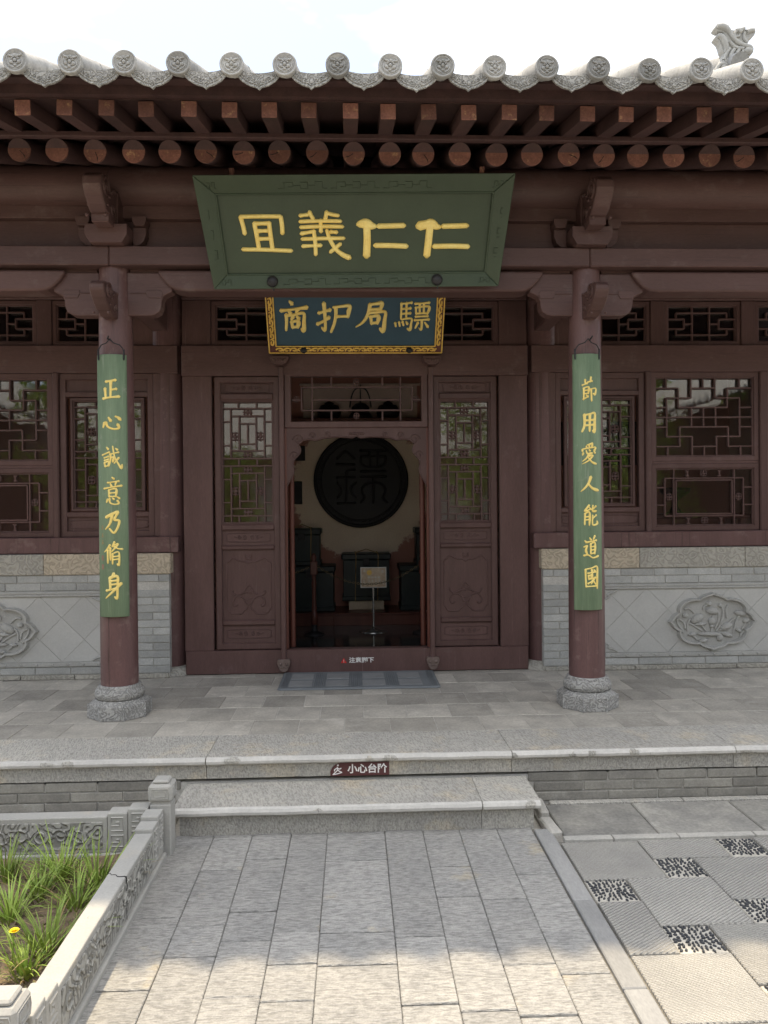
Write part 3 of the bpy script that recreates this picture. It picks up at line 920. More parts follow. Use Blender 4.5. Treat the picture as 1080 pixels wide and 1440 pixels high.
# ---- rafters
fly = MB()
y0, z0, sl_ = 3.89, 3.525, .25
hw = .0375
L_ = .66
fly.add([(-hw, 0, -.0375), (hw, 0, -.0375), (hw, 0, .0375), (-hw, 0, .0375),
         (-hw, L_, -.0375 + L_ * sl_), (hw, L_, -.0375 + L_ * sl_), (hw, L_, .0375 + L_ * sl_), (-hw, L_, .0375 + L_ * sl_)],
        [(0, 1, 2, 3), (0, 4, 5, 1), (1, 5, 6, 2), (2, 6, 7, 3), (3, 7, 4, 0)])
flym = fly.mesh('flying_rafter'); flym.materials.append(M['rafter']); fix_normals(flym)
fe = MB(); fe.box(-hw - .0006, hw + .0006, -.003, .004, -.0381, .0381, .002)
fem = fe.mesh('end_grain'); fem.materials.append(M['rafter_end']); fix_normals(fem)
rnd = MB(); rnd.tube([(0, 0, 0), (0, 2.3, 2.3 * .40)], .0605, 20)
rndm = rnd.mesh('round_rafter'); rndm.materials.append(M['rafter']); fix_normals(rndm)
re_ = MB(); re_.tube([(0, -.004, 0), (0, .004, 0)], .061, 24, smooth=False)
rem = re_.mesh('end_grain'); rem.materials.append(M['rafter_end']); fix_normals(rem)
ck = MB(); ck.prism([(-.002, -.004), (.0005, -.03), (-.006, -.058), (.004, -.04), (.002, -.004)], -.0055, .003)
ckm = ck.mesh('drying_crack'); ckm.materials.append(M['darkwood'])
for k in range(-13, 19):
    x = -.016 + .2 * k * 1.0 + .003
    j = random.uniform(-.007, .007)
    r = inst('flying_rafter', flym, hall, (x + .012 + j, y0 + random.uniform(-.006, .006), z0), (0, random.uniform(-.03, .03), random.uniform(-.004, .004)))
    e = inst('end_grain', fem, r, WL[r.name]); e.location = (0, 0, 0)
for k in range(-13, 19):
    x = .013 + .2 * k
    j = random.uniform(-.008, .008)
    r = inst('round_rafter', rndm, hall, (x + j, 4.30 + random.uniform(-.008, .008), 3.50), (0, random.uniform(-3, 3), 0))
    r.rotation_euler = (0, 0, random.uniform(-.006, .006))
    e = inst('end_grain', rem, r, WL[r.name]); e.location = (0, 0, 0)
    if random.random() < .5:
        e = inst('drying_crack', ckm, r, WL[r.name]); e.location = (0, 0, 0); e.rotation_euler = (0, random.uniform(-1.6, 1.6), 0)
# sheathing over the rafters, strip between the two rows, fascia under the tiles


def slope_board(name, ya, yb, za, th, m='rafter', x0=-4.6, x1=4.7, sl=.40):
    b = MB(); b.prism([(ya, za), (yb, za + (yb - ya) * sl), (yb, za + (yb - ya) * sl + th), (ya, za + th)], x0, x1, 'x')
    return b.build(name, m, hall)


slope_board('rafter_sheathing', 4.275, 6.8, 3.558, .012)
b = MB(); b.box(-4.6, 4.7, 4.250, 4.29, 3.556, 3.586, .004); b.build('lower_batten', 'rafter', hall)
slope_board('eave_sheathing', 3.885, 4.9, 3.566, .012, sl=.25)
b = MB(); b.prism([(3.845, 3.570), (3.90, 3.575), (3.90, 3.655), (3.845, 3.640)], -4.6, 4.7, 'x'); b.build('eave_fascia', 'rafter', hall)
b = MB(); b.prism([(3.800, 3.622), (3.846, 3.615), (3.846, 3.655), (3.800, 3.650)], -4.6, 4.7, 'x'); b.build('tile_batten', 'rafter', hall)

# ---- roof: curved pan surface, rows of cap tiles, carved end tiles
rs = .43
RY, RZ = 3.70, 3.612
roof = MB()
nseg = 8
X0r, X1r = -4.7, 4.9
pan, idx = [], []
nrow = 20
for j in range(nrow + 1):
    yy = RY + .02 + (7.7 - RY) * j / nrow
    zz = RZ + (yy - RY) * rs + .06 * ((yy - RY) / 4) ** 2
    kx = 0
    xx = -.055 + AX * 0 - .25 * 19
    rowv = []
    for k in range(39):
        for q in range(6):
            u = q / 6
            rowv.append((-.055 + .25 * (k - 19) + .25 * u, yy, zz + .012 - .035 * math.sin(PI * u)))
    idx.append((len(pan), len(rowv))); pan += rowv
fs = []
for j in range(nrow):
    a, n_ = idx[j]; c_, _ = idx[j + 1]
    for i in range(n_ - 1):
        fs.append((a + i, a + i + 1, c_ + i + 1, c_ + i))
roof.add(pan, fs, True)
# back slope and underlay keep the sun out of the room
roof.prism([(3.85, 3.66), (7.7, 5.40), (11.6, 3.75), (11.6, 3.68), (7.7, 5.32), (3.86, 3.645)], -4.7, 4.9, 'x')
roof_o = roof.build('roof', 'tile', hall)
tb = MB(); tb.tube([(0, 0, 0), (0, .32, .32 * rs)], .050, 16)
tbm = tb.mesh('cap_tile'); tbm.materials.append(M['tile']); fix_normals(tbm)
tr_ = MB(); tr_.tube([(0, .322, .322 * rs), (0, 3.95, 3.95 * rs)], .052, 10)
trm = tr_.mesh('tile_row'); trm.materials.append(M['tile']); fix_normals(trm)
# end disc with a beast face
dk = MB()


def ring(b, r, tr, z=0, n=28, cx=0, cz=0):
    b.tube([(cx + r * math.cos(2 * PI * i / n), z, cz + r * math.sin(2 * PI * i / n)) for i in range(n + 1)], tr, 6, caps=False)


dk.tube([(0, -.006, 0), (0, .012, 0)], .0575, 28, smooth=False)
ring(dk, .0525, .0055, -.006)
ring(dk, .041, .0022, -.007)
for sg in (-1, 1):
    dk.tube([(sg * .004, -.010, .012), (sg * .014, -.011, .018), (sg * .027, -.010, .022), (sg * .032, -.008, .030)], [.003, .005, .004, .002], 6)   # brow and ear
    dk.blob((sg * .014, -.010, .008), (.006, .005, .0045))
    dk.blob((sg * .018, -.008, -.008), (.010, .006, .009))
    dk.tube([(sg * .034, -.007, .004), (sg * .033, -.008, -.014), (sg * .022, -.008, -.028), (sg * .006, -.008, -.034)], .004, 6)
    dk.tube([(0, -.010, -.018), (sg * .012, -.010, -.015), (sg * .023, -.009, -.008)], .0025, 6)
dk.blob((0, -.010, -.001), (.008, .008, .009))
dk.blob((0, -.009, .022), (.008, .005, .008))
dk.blob((0, -.009, -.024), (.010, .005, .005))
dkm = dk.mesh('end_disc'); dkm.materials.append(M['tile']); fix_normals(dkm)
# drip tile: a hanging scalloped plate, carved
dp = MB()
half = [(.100, .006), (.101, -.010), (.094, -.026), (.087, -.036), (.073, -.049), (.061, -.056), (.044, -.066), (.030, -.070), (.013, -.074), (.0, -.086)]
topc = [(-.100 + .2 * i / 10, .006 - .016 * math.sin(PI * i / 10)) for i in range(1, 10)]
outl = half + [(-x, z) for x, z in half[-2::-1]] + topc
dp.prism(outl, -.004, .008)
edge = [(x, -.004, z) for x, z in half] + [(-x, -.004, z) for x, z in half[-2::-1]]
dp.tube(edge, .0042, 6)
dp.tube([(x * .86, -.005, z * .82) for x, _, z in edge], .0026, 6)
for sg in (-1, 1):
    for (cx, cz, r) in ((.022, -.045, .010), (.046, -.035, .009), (.068, -.022, .007)):
        dp.tube([(sg * (cx + r * (1 - i * .06) * math.cos(i * .6)), -.005, cz + r * (1 - i * .06) * math.sin(i * .6)) for i in range(12)], .0024, 5)
dp.blob((0, -.005, -.05), (.009, .004, .012))
# tongue of the tile behind it
tv = []
for j in range(2):
    for i in range(9):
        tv.append((-.1 + .2 * i / 8, .0 + .3 * j, .004 - .030 * math.sin(PI * i / 8) + .3 * j * rs))
dp.add(tv, [(i, i + 1, i + 10, i + 9) for i in range(8)], True)
dpm = dp.mesh('drip_tile'); dpm.materials.append(M['tilecarve']); fix_normals(dpm)
for k in range(-11, 13):
    x = -.055 + .25 * k
    c1 = inst('cap_tile', tbm, roof_o, (x, RY + .005, RZ + .032 + random.uniform(-.004, .004)), (random.uniform(-.01, .01), 0, random.uniform(-.008, .008)))
    e = inst('end_disc', dkm, roof_o, (x, RY + random.uniform(-.006, .004), RZ + .030 + random.uniform(-.003, .003)),
             (random.uniform(-.06, .02), random.uniform(-.12, .12), random.uniform(-.03, .03)))
    inst('tile_row', trm, roof_o, (x, RY + .005, RZ + .030))
    inst('drip_tile', dpm, roof_o, (x + .125, RY + .015 + random.uniform(-.004, .004), RZ + .008 + random.uniform(-.004, .004)),
         (random.uniform(-.03, .05), random.uniform(-.03, .03), random.uniform(-.02, .02)))

# ---- hip ridge and its dragon head
b = MB()
b.prism([(4.45, 3.98), (7.6, 5.34), (7.6, 5.52), (4.45, 4.10)], 2.20, 2.32, 'x')
b.tube([(2.26, 4.42, 4.10), (2.26, 7.6, 5.53)], .055, 12)
b.build('hip_ridge', 'tile', roof_o)


def dz(zx, zy, dy=0.0):
    p = at(940 + zx / 7.714, 20 + zy / 7.714, 4.5)
    return Vector((p.x, 4.5 + dy, p.z))


sil = [(475, 180), (492, 150), (520, 134), (590, 146), (640, 188), (690, 200), (745, 192), (775, 168), (800, 158), (815, 180), (822, 205), (850, 182), (872, 190), (880, 205),
       (905, 184), (926, 212), (912, 250), (885, 275), (842, 300), (826, 330), (850, 348), (888, 366), (905, 405), (885, 455), (850, 482), (808, 500), (798, 520),
       (720, 580), (640, 640), (560, 700), (470, 720), (440, 660), (500, 610), (535, 550), (560, 500), (578, 455), (556, 420), (545, 370), (525, 325), (480, 282), (500, 250),
       (540, 236), (588, 240), (570, 218), (515, 208)]
b = MB()
n_ = len(sil)
fr_ = [dz(x, y, -.026) for x, y in sil]; bk_ = [dz(x, y, .026) for x, y in sil]
b.add(fr_ + bk_, [list(range(n_)), list(range(2 * n_ - 1, n_ - 1, -1))] + [(i, i + n_, (i + 1) % n_ + n_, (i + 1) % n_) for i in range(n_)])
dr = b.build('dragon_ornament', 'relief', roof_o, bevel=.009, seg=3)
tag(dr, 'grey carved dragon head standing on the hip ridge')
for dy in (-.03, .03):
    b = MB()
    for pts, r in (([(500, 165), (560, 165), (610, 195), (650, 245)], [.012, .018, .017, .010]), ([(505, 270), (545, 275), (580, 330), (600, 400), (585, 450)], [.010, .016, .018, .014, .006]),
                   ([(600, 160), (640, 230), (690, 310), (780, 365)], .012), ([(690, 250), (700, 320), (770, 362), (850, 392), (880, 420)], [.008, .011, .012, .016, .010]),
                   ([(720, 215), (690, 240), (700, 275), (740, 270), (745, 250)], .007), ([(800, 230), (790, 290), (830, 345)], .009),
                   ([(700, 205), (760, 205), (800, 180)], [.008, .014, .008]), ([(820, 225), (860, 210), (905, 205)], [.014, .013, .010]),
                   ([(640, 330), (690, 390), (790, 405)], .010), ([(640, 405), (600, 460), (575, 530)], .011),
                   ([(690, 412), (650, 470), (630, 550)], .011), ([(740, 414), (705, 480), (690, 555)], .011), ([(785, 424), (765, 480), (735, 550)], .010),
                   ([(540, 562), (600, 548), (650, 566), (720, 535)], .009), ([(490, 640), (540, 575), (605, 590), (605, 640), (560, 655), (540, 620)], .012)):
        b.tube(smooth_pts([dz(x, y, dy) for x, y in pts], 4), [r] * (4 * (len(pts) - 1) + 1) if not isinstance(r, list) else
               [r[min(int(i / 4), len(r) - 1)] + (r[min(int(i / 4) + 1, len(r) - 1)] - r[min(int(i / 4), len(r) - 1)]) * (i % 4) / 4 for i in range(4 * (len(pts) - 1) + 1)], 7)
    b.blob(dz(752, 222, dy), (.015, .016, .013)); b.blob(dz(572, 612, dy), (.02, .018, .018)); b.blob(dz(840, 430, dy), (.03, .02, .022))
    for k in range(18):
        b.blob(dz(572 + 20 * (k % 6) + 12 * (k // 6), 545 - 10 * (k % 6) + 42 * (k // 6), dy), (.009, .010, .008), 6, 4)
    b.build('dragon_curls', 'relief', dr)

# ---- brick parapets under the windows
YW = 5.90
for sg in (-1, 1):
    def X(a, e):
        a, e = AX + sg * a, AX + sg * e
        return (a, e) if a < e else (e, a)
    xi, xo = 1.42, 3.55
    pa, po = 1.90, 3.38        # the carved panel
    b = MB(); b.box(*X(xi + .006, xo), YW + .008, YW + .22, ZP - .01, 1.208)
    wall = b.build('brick_parapet', 'mortar', hall, loc=(AX + sg * 2.5, YW, ZP))
    # base course and bottom course
    def course(z0, z1, x0, x1, ln, off, m='brick', pr=0.0):
        x = x0 - off
        while x < x1 - .01:
            a, e = max(x, x0) + .003, min(x + ln, x1) - .003
            if e - a > .02:
                piece('brick', wall, m, *X(a, e), YW + random.uniform(-.0012, .0015) - pr, YW + .05, z0 + .0025, z1 - .0025, c=.003, tilt=.0015)
            x += ln
    course(.268, .305, xi + .01, xo, .40, .1, 'copgrey', .012)
    course(.305, .362, pa, xo, .262, .0)
    for r in range(11):            # the pier
        course(.305 + r * .0572, .305 + (r + 1) * .0572, xi, pa, .255, .128 if r % 2 else 0.0)
    course(.934, .994, pa, xo, .262, .05)
    course(.994, 1.052, xi, xo, .262, .18)
    # carved coping stones
    for a, e, m in ((xi - .012, 2.02 + (.33 if sg < 0 else .15), 'coptan'), (2.02 + (.33 if sg < 0 else .15), 3.0, 'copgrey'), (3.0, xo, 'copgrey')):
        piece('coping_stone', wall, m, *X(a + .001, e - .001), YW - .012, YW + .21, 1.056, 1.209, c=.004)
    # mouldings around the panel
    b = MB(); b.box(*X(pa + .003, xo), YW - .012, YW + .03, .908, .932, .006); b.tube([(X(pa + .003, xo)[0], YW - .004, .900), (X(pa + .003, xo)[1], YW - .004, .900)], .010, 8)
    b.build('moulding', 'relief', wall)
    b = MB(); b.box(*X(pa + .003, xo), YW - .008, YW + .03, .365, .40, .005)
    for k in range(14):
        xm = AX + sg * (pa + .05 + k * .115)
        b.blob((xm, YW - .008, .382), (.012, .006, .010), 8, 5)
    b.build('moulding', 'relief', wall)
    # panel: square tiles laid on the diagonal, clipped to the panel
    x0, x1 = X(pa, po)
    z0, z1 = .402, .890
    b = MB(); b.box(x0, X(pa, xo)[1] if sg > 0 else x1, YW + .012, YW + .03, z0, z1); b.build('panel_bed', 'relief', wall)
    dg = .165
    for i in range(-1, 12):
        for j in range(-1, 6):
            cx, cz = x0 + i * dg + (dg * 0 if j % 2 else 0), z0 + j * dg
            if (i + j) % 2: continue
            pl = clip([(cx - dg + .0018, cz), (cx, cz - dg + .0018), (cx + dg - .0018, cz), (cx, cz + dg - .0018)], x0, x1, z0, z1)
            if len(pl) < 3: continue
            bb = MB(); bb.prism(pl, YW + .003 + random.uniform(-.0006, .0006), YW + .02)
            bb.build('panel_tile', 'paneltile', wall)
    # medallion with lotus carving
    mc = Vector((AX + sg * 2.742, YW, .636))
    def lobe(sx, sz, n=8):
        o = []
        for k in range(8):
            a0, a1 = 2 * PI * k / 8 + PI / 8, 2 * PI * (k + 1) / 8 + PI / 8
            am = (a0 + a1) / 2
            for q in range(n):
                a = a0 + (a1 - a0) * q / n
                bul = 1 + .13 * math.sin(PI * q / n) ** .8
                if k in (3, 7, 1, 5) and q == n // 2:
                    bul += .05
                o.append((mc.x + sx * bul * math.cos(a), mc.z + sz * bul * math.sin(a)))
        return o
    ol = lobe(.299, .193)
    b = MB()
    n_ = len(ol)
    il = lobe(.264, .168)
    vs = [(x, YW + .004, z) for x, z in ol] + [(x, YW - .036, z) for x, z in lobe(.289, .186)] + [(x, YW - .034, z) for x, z in lobe(.273, .175)] + [(x, YW + .0005, z) for x, z in il]
    fs = []
    for q in range(3):
        for i in range(n_):
            j = (i + 1) % n_
            fs.append((q * n_ + i, q * n_ + j, (q + 1) * n_ + j, (q + 1) * n_ + i))
    fs.append([3 * n_ + i for i in range(n_)])
    b.add(vs, fs)
    med = b.build('medallion', 'relief', wall, loc=mc)
    b = MB()
    def rp(zx, zy, dy=0.0):      # relief coordinates read off the carving, mirrored on the other wall
        return (mc.x + sg * (zx - 530) * .000712, YW - .001 - dy, mc.z - (zy - 320) * .000712)
    for (zx, zy, rx, rz, an) in ((360, 290, 80, 45, .5), (530, 210, 75, 40, -.1), (680, 380, 80, 40, .35), (840, 240, 75, 32, -.2), (300, 460, 45, 18, .1),
                                 (500, 460, 150, 24, -.03), (610, 500, 40, 40, 0), (900, 320, 40, 28, .4), (230, 255, 34, 28, 0), (490, 130, 34, 26, 0), (520, 320, 40, 44, 0),
                                 (520, 375, 22, 18, 0), (430, 530, 60, 22, .2), (690, 470, 70, 24, -.3), (400, 350, 70, 20, .1), (810, 420, 50, 20, -.7), (612, 150, 22, 22, 0)):
        b.blob(rp(zx, zy, .004), (rx * .000712, .021, rz * .000712), 10, 6, Matrix.Rotation(-sg * an, 3, 'Y'))
        for q in range(5):
            a = -1 + q * .5
            b.tube([rp(zx, zy + rz * .4, .025), rp(zx + rx * .85 * math.sin(a), zy - rz * .8 * math.cos(a), .013)], .0024, 5)
    for pts in ([(470, 440), (420, 380), (380, 320)], [(520, 440), (520, 380), (530, 260)], [(570, 430), (620, 350), (650, 230), (620, 150)], [(760, 450), (790, 330), (830, 260)],
                [(200, 420), (150, 350), (140, 290)], [(230, 400), (210, 330), (150, 290)], [(330, 230), (270, 180), (220, 190)], [(210, 440), (150, 400)], [(430, 200), (440, 160), (480, 140)],
                [(690, 290), (680, 200), (700, 150)], [(860, 410), (890, 360), (900, 330)], [(250, 420), (260, 330), (290, 290)], [(840, 500), (860, 450), (930, 400)],
                [(420, 430), (330, 370), (270, 340)], [(610, 420), (700, 350), (770, 290)], [(560, 400), (600, 300), (590, 210)], [(360, 520), (330, 490), (280, 450)]):
        b.tube(smooth_pts([rp(x, y, .004) for x, y in pts], 4), .0085, 6)
    b.build('lotus_carving', 'relief', med)
    # corner scroll of the panel
    for zc, up in ((.886, -1), (.41, 1)):
        b = MB()
        b.tube(smooth_pts([(AX + sg * (pa + .005), YW, zc + up * .07), (AX + sg * (pa + .03), YW - .003, zc + up * .05), (AX + sg * (pa + .025), YW - .003, zc + up * .03),
                           (AX + sg * (pa + .06), YW - .003, zc + up * .02), (AX + sg * (pa + .10), YW, zc)], 5), [.009] * 20 + [.003], 6)
        b.prism([(AX + sg * (pa + .002), zc), (AX + sg * (pa + .09), zc), (AX + sg * (pa + .03), zc + up * .03), (AX + sg * (pa + .002), zc + up * .07)], YW - .004, YW + .01)
        b.build('corner_scroll', 'relief', wall)


# ---- lattice windows
def rosette(b, x, z, r, y, flat=False):
    for k in range(4):
        a = PI / 4 + k * PI / 2
        cx, cz = x + r * .55 * math.cos(a), z + r * .55 * math.sin(a)
        b.tube([(cx + r * .36 * math.cos(2 * PI * i / 8), y, cz + r * .36 * math.sin(2 * PI * i / 8)) for i in range(9)], r * .15, 5, caps=False)
    b.blob((x, y, z), (r * .25, .006, r * .25), 8, 5)
    for k in range(4):
        a = k * PI / 2
        b.tube([(x, y, z), (x + r * 1.05 * math.cos(a), y, z + r * 1.05 * math.sin(a))], r * .12, 5)


def lattice(b, segs, x0, x1, z0, z1, y, wd=.0115, dp=.026, flip=False):
    """segs in unit coordinates (u right, v down); bars of one lattice are joined"""
    for (u0, v0, u1, v1) in segs:
        if flip: u0, u1 = 1 - u0, 1 - u1
        xa, xb = x0 + (x1 - x0) * min(u0, u1), x0 + (x1 - x0) * max(u0, u1)
        za, zb = z1 - (z1 - z0) * max(v0, v1), z1 - (z1 - z0) * min(v0, v1)
        if abs(u1 - u0) < 1e-6:
            b.box(xa - wd / 2, xb + wd / 2, y - .0006, y + dp, za, zb, .002)
        else:
            b.box(xa, xb, y, y + dp, za - wd / 2, zb + wd / 2, .002)


def norm(segs, x0, y0, x1, y1):
    return [((a - x0) / (x1 - x0), (c - y0) / (y1 - y0), (e - x0) / (x1 - x0), (g - y0) / (y1 - y0)) for a, c, e, g in segs]


def H(y, a, e): return (a, y, e, y)
def V(x, a, e): return (x, a, x, e)


LEAF = []
for off, ys_ in ((0, (362, 427, 492, 667, 725, 792)), (1, (855, 917, 980, 1157, 1220, 1283))):
    a, c, d, e, f, g = ys_
    LEAF += [H(a, 80, 557), H(c, 155, 482), H(d, 238, 400), H(e, 238, 400), H(f, 155, 482), H(g, 80, 557), V(155, a, g), V(482, a, g), V(238, c, f), V(401, c, f), V(319, d, e)]
    for yy in ((475, 680) if off == 0 else (970, 1168)):
        LEAF += [H(yy, 80, 155), H(yy, 482, 557)]
LEAF += [V(230, 310, 362), V(407, 310, 362), V(232, 792, 855), V(410, 792, 855), V(230, 1283, 1338), V(410, 1283, 1338), V(155, 1283, 1338), V(482, 1283, 1338)]
LEAF = norm(LEAF, 80, 310, 557, 1338)
LEAFROS = [((x - 80) / 477, (y - 310) / 1028) for x, y in ((319, 395), (196, 600), (441, 600), (319, 760), (319, 886), (196, 1070), (441, 1070), (319, 1252))]
BIG = norm([H(185, 75, 275), H(185, 380, 595), H(185, 698, 910), H(270, 165, 385), H(270, 595, 810), H(352, 75, 170), H(352, 272, 702), H(352, 808, 910), H(437, 75, 912),
            H(521, 80, 175), H(521, 283, 706), H(521, 810, 912), H(604, 172, 392), H(604, 600, 815), H(690, 80, 288), H(690, 394, 606), H(690, 708, 915),
            V(165, 100, 185), V(170, 270, 604), V(272, 185, 352), V(283, 521, 690), V(382, 100, 270), V(386, 352, 521), V(391, 604, 768), V(487, 100, 185), V(491, 352, 521),
            V(496, 690, 768), V(592, 100, 270), V(597, 352, 521), V(604, 604, 768), V(700, 185, 352), V(707, 521, 690), V(805, 100, 185), V(808, 270, 604), V(815, 690, 768),
            V(178, 690, 768)], 75, 100, 915, 768)
LOW = norm([H(930, 165, 850), H(1253, 165, 850), V(165, 930, 1253), V(850, 930, 1253), V(243, 855, 1330), V(770, 855, 1330), H(948, 262, 752), H(1236, 262, 752), V(262, 948, 1236), V(752, 948, 1236),
            V(360, 870, 910), H(870, 345, 375), H(910, 345, 375), V(640, 870, 910), H(870, 625, 655), H(910, 625, 655),
            H(1010, 92, 165), H(1160, 92, 165), H(1010, 850, 925), H(1160, 850, 925),
            V(368, 1275, 1320), H(1275, 352, 384), H(1320, 352, 384), V(655, 1275, 1320), H(1275, 640, 670), H(1320, 640, 670)], 90, 855, 928, 1330)
LOWROS = [((x - 90) / 838, (y - 855) / 475) for x, y in ((505, 890), (512, 1292), (206, 1090), (812, 1090))]
TRANS = [H(.18, .12, .88), H(.82, .12, .88), V(.12, .18, .36), V(.12, .64, .82), V(.88, .18, .36), V(.88, .64, .82), H(.36, .0, .24), H(.64, .0, .24), H(.36, .76, 1), H(.64, .76, 1),
         V(.24, .36, .64), V(.76, .36, .64), V(.36, 0, 1), V(.62, 0, 1), H(.5, .24, .36), H(.5, .62, .76)]


def framed(b, x0, x1, z0, z1, ya, yb, fw, c=.004):
    b.box(x0, x1, ya, yb, z1 - fw, z1, c); b.box(x0, x1, ya, yb, z0, z0 + fw, c)
    b.box(x0, x0 + fw, ya + .0007, yb - .0007, z0 + fw * .6, z1 - fw * .6, c); b.box(x1 - fw, x1, ya + .0007, yb - .0007, z0 + fw * .6, z1 - fw * .6, c)


def window(name, x0, x1, z0, z1, y, segs, ros=(), rr_=.03, fw=.035, flip=False, parent=None, lbl=None, wd=.0115):
    if x0 > x1: x0, x1 = x1, x0
    b = MB(); framed(b, x0, x1, z0, z1, y, y + .05, fw)
    framed(b, x0 + fw - .002, x1 - fw + .002, z0 + fw - .002, z1 - fw + .002, y + .012, y + .045, .012, .003)
    win = b.build(name, 'wood', parent or hall, loc=((x0 + x1) / 2, y, z0))
    xi0, xi1, zi0, zi1 = x0 + fw + .008, x1 - fw - .008, z0 + fw + .008, z1 - fw - .008
    b = MB(); lattice(b, segs, xi0, xi1, zi0, zi1, y + .016, wd=wd, flip=flip)
    for (u, v) in ros:
        if flip: u = 1 - u
        rosette(b, xi0 + (xi1 - xi0) * u, zi1 - (zi1 - zi0) * v, rr_, y + .026)
    b.build('lattice', 'wood', win)
    b = MB(); b.box(xi0 - .006, xi1 + .006, y + .046, y + .050, zi0 - .006, zi1 + .006); b.build('pane', 'glass', win)
    return win


YF = 6.0
for sg in (-1, 1):
    def X(a, e):
        a, e = AX + sg * a, AX + sg * e
        return (a, e) if a < e else (e, a)
    b = MB(); b.box(*X(1.36, 4.3), 5.925, 6.10, 1.212, 1.333, .006); b.build('sill_beam', 'column', hall)
    b = MB(); b.box(*X(1.36, 4.3), 5.965, 6.10, 2.578, 2.788, .005); b.build('head_beam', 'woodx', hall)
    b = MB(); b.box(*X(1.36, 4.3), 5.985, 6.10, 3.142, 3.40, .005); b.build('head_beam', 'woodx', hall)
    b = MB(); b.box(*X(1.42, 1.545), 5.97, 6.10, 1.333, 2.578, .005); b.build('window_post', 'wood', hall)
    for a, e in ((2.255, 2.298), (3.162, 3.225), (4.09, 4.2)):
        b = MB(); b.box(*X(a, e), 5.955, 6.10, 1.320, 2.585, .008); b.build('window_post', 'wood', hall)
    # narrow leaf: header panel, lattice, carved bottom panel
    x0, x1 = X(1.547, 2.253)
    b = MB(); framed(b, x0, x1, 1.334, 2.577, 5.985, 6.05, .045)
    b.box(x0 + .04, x1 - .04, 5.987, 6.048, 2.40, 2.44, .006); b.box(x0 + .04, x1 - .04, 5.987, 6.048, 1.485, 1.525, .006)
    b.box(x0 + .04, x1 - .04, 6.01, 6.04, 2.43, 2.54); b.box(x0 + .04, x1 - .04, 6.01, 6.04, 1.37, 1.49)
    b.tube(smooth_pts([(x0 + .10, 6.009, 1.40), (x1 - .10, 6.009, 1.40), (x1 - .07, 6.009, 1.43), (x1 - .10, 6.009, 1.46), (x0 + .10, 6.009, 1.46), (x0 + .07, 6.009, 1.43)], 4, True), .004, 5)
    leaf = b.build('window_leaf', 'wood', hall, loc=((x0 + x1) / 2, 6.0, 1.334))
    window('leaf_lattice', AX + sg * 1.62, AX + sg * 2.18, 1.53, 2.395, 5.995, LEAF, LEAFROS, .036, .02, parent=leaf)
    # big window: fretwork above, framed light below; and the start of the next one
    for (a, e) in ((2.30, 3.16), (3.227, 4.088)):
        window('window', AX + sg * a, AX + sg * e, 1.880, 2.577, 5.975, BIG, fw=.038, flip=sg < 0)
        window('window', AX + sg * a, AX + sg * e, 1.335, 1.862, 5.975, LOW, LOWROS, .030, .038, flip=sg < 0)
        b = MB(); b.box(*X(a, e), 5.978, 6.05, 1.863, 1.879); b.build('window_rail', 'wood', hall)
    # transom lights
    for (a, e) in ((1.70, 2.31), (2.425, 3.035), (3.15, 3.76)):
        window('transom_window', AX + sg * a, AX + sg * e, 2.792, 3.138, 6.01, TRANS, fw=.03, flip=sg < 0)
    for a, e in ((1.42, 1.698), (2.312, 2.423), (3.037, 3.148), (3.762, 4.2)):
        b = MB(); b.box(*X(a, e), 6.0, 6.09, 2.789, 3.141, .004); b.build('transom_post', 'wood', hall)
# wall above everything, up to the rafters
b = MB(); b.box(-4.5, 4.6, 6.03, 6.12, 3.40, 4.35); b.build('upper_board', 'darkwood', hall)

# ---- the doorway bay
DX = AX
b = MB(); b.box(DX - 1.32, DX + 1.32, 5.965, 6.06, ZP + .002, .452, .006); th_o = b.build('threshold', 'wood', hall)
b = MB(); b.box(DX - 1.33, DX + 1.33, 5.965, 6.08, 2.555, 2.788, .006); b.build('door_lintel', 'woodx', hall)
b = MB(); b.box(DX - 1.33, DX + 1.33, 5.985, 6.08, 3.142, 3.40, .006); b.build('head_beam', 'woodx', hall)
for sg in (-1, 1):
    b = MB(); b.box(min(DX + sg * 1.325, DX + sg * 1.105), max(DX + sg * 1.325, DX + sg * 1.105), 5.972, 6.07, .450, 2.556, .006); b.build('door_jamb', 'wood', hall)
for (a, e) in ((-1.11, -.40), (-.33, .33), (.40, 1.11)):
    window('transom_window', DX + a, DX + e, 2.792, 3.138, 6.01, TRANS, fw=.035)
for (a, e) in ((-1.33, -1.112), (-.398, -.332), (.332, .398), (1.112, 1.33)):
    b = MB(); b.box(DX + a, DX + e, 6.0, 6.08, 2.789, 3.141, .004); b.build('transom_post', 'wood', hall)


def panel_lines(b, zx, zz, y, mir, x0, x1):
    pass


